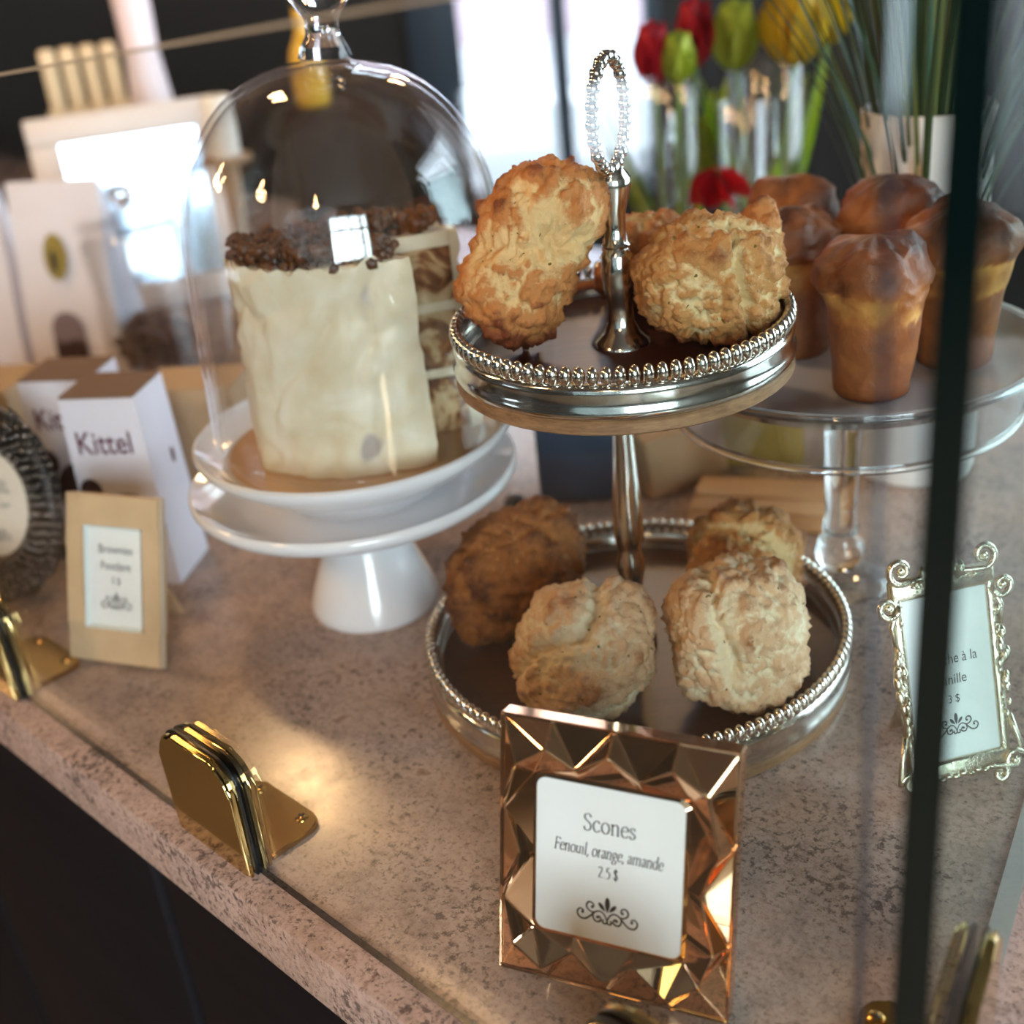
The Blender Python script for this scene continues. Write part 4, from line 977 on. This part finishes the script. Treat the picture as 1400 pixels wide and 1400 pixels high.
# ================================================================== further back on the counter
# white framed mirror catching the front window
lean = math.radians(11); w, h = .226, .235
t = empty('framed_mirror', (-.3950, 1.520, 0), math.radians(14), 'white framed mirror reflecting the bright window, behind the paper bags', 'mirror')
LM = lean_matrix(lean, 0, .001); M_WFRAME = simple('white_painted_frame', '#ddd0c8', .45)
for c, s in (((0, h-.016, .008), (w, .032, .016)), ((0, .016, .008), (w, .032, .016)), ((-w/2+.017, h/2, .008), (.034, h-.064, .016)), ((w/2-.017, h/2, .008), (.034, h-.064, .016))):
    bm = B(); add_box(bm, c, s, .003); lay(bm, LM); obj('frame_rail', bm, M_WFRAME, t, auto=35)
bm = B(); add_box(bm, (0, h/2, .003), (w-.06, h-.06, .003)); lay(bm, LM); obj('mirror_glass', bm, simple('mirror_silvering', '#b4c6d8', .12, 1), t, smooth=False)
# cream slatted rack
t = empty('slatted_rack', (-.5000, 1.78, 0), math.radians(14), 'cream wooden rack of upright slats behind the mirror', 'rack')
M_CREAM = simple('cream_wood', '#dcc6a0', .5, var=.06)
bm = B(); add_box(bm, (0, 0, .012), (.13, .05, .024), .003); obj('base', bm, M_CREAM, t, auto=35)
for k in range(4):
    bm = B(); add_box(bm, (-.042+.026*k, 0, .155), (.020, .010, .262), .004); obj('slat', bm, M_CREAM, t, auto=35)
bm = B(); add_box(bm, (0, .007, .20), (.115, .006, .02), .002); obj('rail', bm, M_CREAM, t, auto=35)
t = empty('tall_white_vase', (-.4150, 1.76, 0), 0, 'tall slim white vase behind the mirror, cut by the top edge', 'vase')
lathe('body', [(0,.0005),(.034,.0005),(.036,.004),(.034,.10),(.028,.20),(.022,.27),(.024,.34),(.030,.42),(.029,.421),(.022,.34),(.020,.27),(0,.05)], simple('lilac_white_glaze', '#e2d3d6', .4), t, 48, auto=50)
t = empty('pillar_candle', (-.2720, 1.440, 0), 0, 'off white pillar candle on a tall tan holder, beside the mirror', 'candle')
lathe('holder', [(0,.0005),(.030,.0005),(.030,.005),(.010,.012),(.008,.10),(.012,.175),(.028,.180),(.028,.186),(0,.186)], simple('tan_holder', '#a8896b', .5), t, 40, auto=50)
lathe('wax', [(0,.1862),(.0165,.1862),(.017,.190),(.017,.246),(.015,.250),(0,.247)], simple('ivory_wax', '#efe7da', .5), t, 40, auto=50)
bm = B(); add_tube(bm, [(0,0,.2465),(.0005,0,.253),(.002,0,.258)], .0008, 6); obj('wick', bm, M_INK, t)
t = empty('display_riser', (-.1850, 1.600, 0), math.radians(12), 'black wooden display riser seen through the dome', 'riser')
bm = B(); add_box(bm, (0, 0, .100), (.075, .075, .196), .003); obj('column', bm, M_DARKCAB, t, auto=35)
bm = B(); add_box(bm, (0, 0, .2015), (.085, .085, .006), .002); obj('top', bm, M_DARKCAB, t, auto=35)
t = empty('amber_bottle', (-.1850, 1.600, .2050), 0, 'small amber yellow glass bottle seen behind the dome knob', 'bottle')
lathe('body', [(0,.001),(.018,.001),(.021,.005),(.022,.045),(.019,.065),(.010,.082),(.0085,.090),(.0085,.112),(.0075,.112),(.007,.09),(0,.08)], simple('amber_yellow_glass', '#d9ab3c', .1, 0, .7), t, 48, auto=50)
lathe('cap', [(0,.1125),(.0100,.1125),(.0100,.130),(.009,.133),(0,.133)], M_BRASS, t, 32, auto=50)

# tall glass cylinders with tulips
M_WATER = thin_glass('vase_water', (.80, .82, .80), .03)
def cylinder_vase(label, x, y, r, hh, wl):
    t = empty('cylinder_vase', (x, y, 0), 0, label, 'vase', 'tall clear glass vases')
    lathe('body', [(0,.0008),(r-.002,.0008),(r,.003),(r,hh-.002),(r-.0015,hh),(r-.003,hh-.002),(r-.003,.010),(0,.010)], M_JAR, t, 64, auto=50)
    lathe('water', [(0,.0105),(r-.0036,.0105),(r-.0036,wl),(0,wl)], M_WATER, t, 48, auto=50); return t
cylinder_vase('tall clear glass vase with red tulips, left of the group behind the scones', .1900, 1.240, .030, .255, .10)
cylinder_vase('slender clear glass vase in the middle of the group behind the scones', .2430, 1.160, .022, .235, .06)
cylinder_vase('wide clear glass vase with a broad pale rim, nearest the white vase', .2850, 1.245, .036, .258, .12)
M_STEM = simple('tulip_stem_green', '#6d8b3a', .5); M_LEAF = simple('tulip_leaf_green', '#a9bd4a', .5, var=.15, vscale=30)
M_PET = {'red': simple('red_petal', '#c3132a', .45, var=.15), 'yellow': simple('yellow_petal', '#f0d32c', .45, var=.08), 'lime': simple('lime_petal', '#c6d24a', .45, var=.12)}
def petal_mesh(L, W):
    bm = B(); n, m_ = 8, 6; g = []
    for i in range(n+1):
        u = i/n; wd = W*math.sin(PI*min(1, .08+.90*u))**.8; row = []
        for j in range(m_+1):
            s = j/m_*2-1; row.append(bm.verts.new((wd*s, .42*W*(1-s*s)*-1*math.sin(PI*u*.9)-.10*L*u, L*u)))
        g.append(row)
    for i in range(n):
        for j in range(m_): bm.faces.new((g[i][j], g[i][j+1], g[i+1][j+1], g[i+1][j]))
    r = bmesh.ops.solidify(bm, geom=bm.faces[:], thickness=.0007)
    me = bpy.data.meshes.new('petal')
    for f in bm.faces: f.smooth = True
    bm.to_mesh(me); bm.free(); return me
def tulip(label, base, head, col, L, W, lean_=(0, 0, 0), leaf=True):
    base, head = Vector(base), Vector(head)
    t = empty('tulip', base, 0, label, 'flower', 'tulips in the glass vases')
    h = head-base; pts = [Vector((h.x*u**1.6, h.y*u**1.6, h.z*u)) for u in [k/10 for k in range(11)]]
    bm = B(); add_tube(bm, pts, .0025, 8); obj('stem', bm, M_STEM, t)
    me = petal_mesh(L, W); me.materials.append(M_PET[col])
    for k in range(6):
        inst('petal', me, t, h, (math.radians(-4+(k % 2)*9)+lean_[0], lean_[1], 2*PI*k/6))
    if leaf:
        lm = petal_mesh(h.z*.75, .013); lm.materials.append(M_LEAF)
        for k in range(2): inst('leaf', lm, t, (0, 0, h.z*.22), (.28, 0, 2.1+k*2.6))
    return t
tulip('red tulip at the left of the glass vases, high', (.1830, 1.235, .012), (.1740, 1.215, .247), 'red', .056, .019)
tulip('red tulip just right of the first, standing higher', (.1970, 1.245, .012), (.2150, 1.225, .258), 'red', .060, .019)
tulip('small lime tulip between the two red tulips', (.1900, 1.228, .012), (.1960, 1.205, .248), 'lime', .045, .017)
tulip('large yellow tulip at the top, largest of the flowers', (.2880, 1.238, .012), (.3050, 1.215, .252), 'yellow', .075, .033)
tulip('lime yellow tulip beside the large yellow one', (.2760, 1.250, .012), (.2530, 1.230, .250), 'lime', .062, .024)
tulip('yellow tulip leaning towards the top right', (.2950, 1.255, .012), (.3450, 1.250, .262), 'yellow', .065, .026)
tulip('low red tulip hanging in the slender vase', (.2410, 1.158, .012), (.2120, 1.112, .186), 'red', .038, .015, (2.4, .5, 0), True)
# rosy cup-cakes tray behind the scones
t = empty('pink_meringue', (.2480, 1.080, 0), 0, 'pale pink meringue in a tall paper cup, behind the round cracked scone', 'pastry')
lathe('cup', [(0,.0005),(.028,.0005),(.036,.075),(.035,.0755),(.0275,.003),(0,.003)], simple('pink_paper_cup', '#e6bfa4', .6), t, 48, auto=50)
lathe('meringue', [(0,.055),(.034,.070),(.038,.085),(.036,.098),(.030,.106),(.028,.112),(.020,.122),(.016,.128),(.006,.136),(0,.137)], simple('toasted_meringue', '#efc7a8', .5, var=.08), t, 48, auto=60, fn=lambda p, a: Vector((p.x*(1+.05*math.sin(9*a+p.z*80)), p.y*(1+.05*math.sin(9*a+p.z*80)), p.z)))
# white curtain beside the right window
t = empty('white_curtain', (1.00, 1.85, -.20), 0, 'bright white hanging curtain at the right edge behind the grasses', 'curtain')
bm = B(); n = 90; g = []
for i in range(n+1):
    u = i/n; x = -.12+.75*u; y = .028*math.sin(u*42)+.012*math.sin(u*17+1)
    g.append([bm.verts.new((x, y*(1-.15*j), .0+1.45*j/5)) for j in range(6)])
for i in range(n):
    for j in range(5): bm.faces.new((g[i][j], g[i+1][j], g[i+1][j+1], g[i][j+1]))
bmesh.ops.solidify(bm, geom=bm.faces[:], thickness=.002)
m, nt, b = new_mat('white_voile'); b.inputs['Base Color'].default_value = (.86, .86, .90, 1); b.inputs['Roughness'].default_value = .8; b.inputs['Transmission Weight'].default_value = .0
b.inputs['Subsurface Weight'].default_value = .0
obj('cloth', bm, m, t)
bm = B(); add_tube(bm, [(-.2, 0, 1.47), (.7, 0, 1.47)], .012, 12); obj('rod', bm, M_FRAME_DARK, t)
for k in range(8):
    bm = B(); add_lathe(bm, [(.017,-.003),(.021,-.003),(.021,.003),(.017,.003),(.017,-.003)], 20, Matrix.Translation((-.1+.1*k, 0, 1.464))@Matrix.Rotation(PI/2, 4, 'Y')); obj('ring', bm, M_FRAME_DARK, t)
# things between the stands
t = empty('blue_tin', (.0560, .8900, 0), math.radians(-6), 'dark slate blue square tin behind the lower scones', 'tin')
bm = B(); add_box(bm, (0, 0, .034), (.062, .05, .066), .004, 3); obj('body', bm, simple('slate_blue_tin', '#3d4a5e', .35, 0, .5, var=.08), t, auto=35)
bm = B(); add_box(bm, (0, 0, .0715), (.064, .052, .009), .003, 3); obj('lid', bm, MATS['slate_blue_tin'], t, auto=35)
M_KRAFT2 = simple('kraft_paper', '#c39a72', .65, var=.06, vscale=15); M_OLIVE = simple('olive_yellow_paper', '#b28b34', .6, var=.1, vscale=15)
def packet(label, x, y, rz, W, D, Hh, mat, tilt=0):
    t = empty('paper_packet', (x, y, 0), rz, label, 'packet', 'paper packets under the pedestal')
    bm = B(); add_box(bm, (0, 0, Hh/2), (W, D, Hh), .003, 2)
    for v in bm.verts:
        if v.co.z > Hh*.5: v.co.y = v.co.y*.75; v.co.x *= .97
    obj('wrap', bm, mat, t, auto=35)
    bm = B(); add_box(bm, (0, 0, Hh+.0010), (W*.95, D*.22, .0028), .0008, 1); obj('folded_top', bm, mat, t, auto=35)
packet('tan kraft paper packet just right of the slate blue tin', .1250, .9050, math.radians(28), .075, .07, .045, M_KRAFT2)
packet('olive yellow paper packet behind the tan ones', .1900, .9300, math.radians(-12), .10, .06, .060, M_OLIVE)
packet('flat tan kraft packet in front of the yellow one, behind the glass stem', .1880, .8250, math.radians(-20), .11, .075, .012, M_KRAFT2)
t = empty('glass_stopper', (.0030, .8550, 0), 0, 'small dark glass stopper lying between the cake stand and the brown scone', 'stopper')
lathe('ball', [(0,.0045),(.004,.0048),(.008,.009),(.0085,.013),(.006,.018),(0,.020)], simple('smoky_glass', '#1d2230', .05, 0, .8), t, 32, auto=60)
lathe('base', [(0,.0002),(.005,.0002),(.006,.002),(.004,.0048),(0,.0048)], M_SILVER, t, 32, auto=50)

# ================================================================== pendant lamps (out of the frame, they give the warm light and sparkles)
M_BULB = emit('warm_filament_bulb', (1.0, .55, .22), 60)
def pendant(label, x, y, z, power):
    t = empty('pendant_lamp', (x, y, z), 0, label, 'lamp', 'bare bulb pendant lamps')
    lathe('bulb', [(0,-.05),(.018,-.046),(.030,-.030),(.032,-.012),(.022,.015),(.014,.035),(.013,.045),(0,.045)], M_BULB, t, 32, auto=60)
    lathe('socket', [(0,.0455),(.018,.0455),(.020,.055),(.018,.095),(.006,.105),(0,.105)], M_BRASS, t, 24, auto=50)
    bm = B(); add_tube(bm, [(0,0,.105),(0,0,ZC-z)], .003, 6); obj('cord', bm, M_INK, t)
    l = bpy.data.lights.new('bulb_light', 'POINT'); l.energy = power; l.color = (1, .62, .30); l.shadow_soft_size = .06
    o = bpy.data.objects.new('bulb_light', l); COL.objects.link(o); o.parent = t; o.location = (0, 0, -.13)
pendant('bare bulb pendant lamp above the counter, far left', -1.25, .95, .85, 9)
pendant('bare bulb pendant lamp hanging left of the photographer', -.95, .15, .95, 6)
pendant('bare bulb pendant lamp above the cake dome', -.45, 1.25, 1.25, 7)
pendant('bare bulb pendant lamp in the back of the room', .35, 2.3, 1.1, 8)
pendant('bare bulb pendant lamp behind the photographer', -.4, -.9, 1.2, 6)
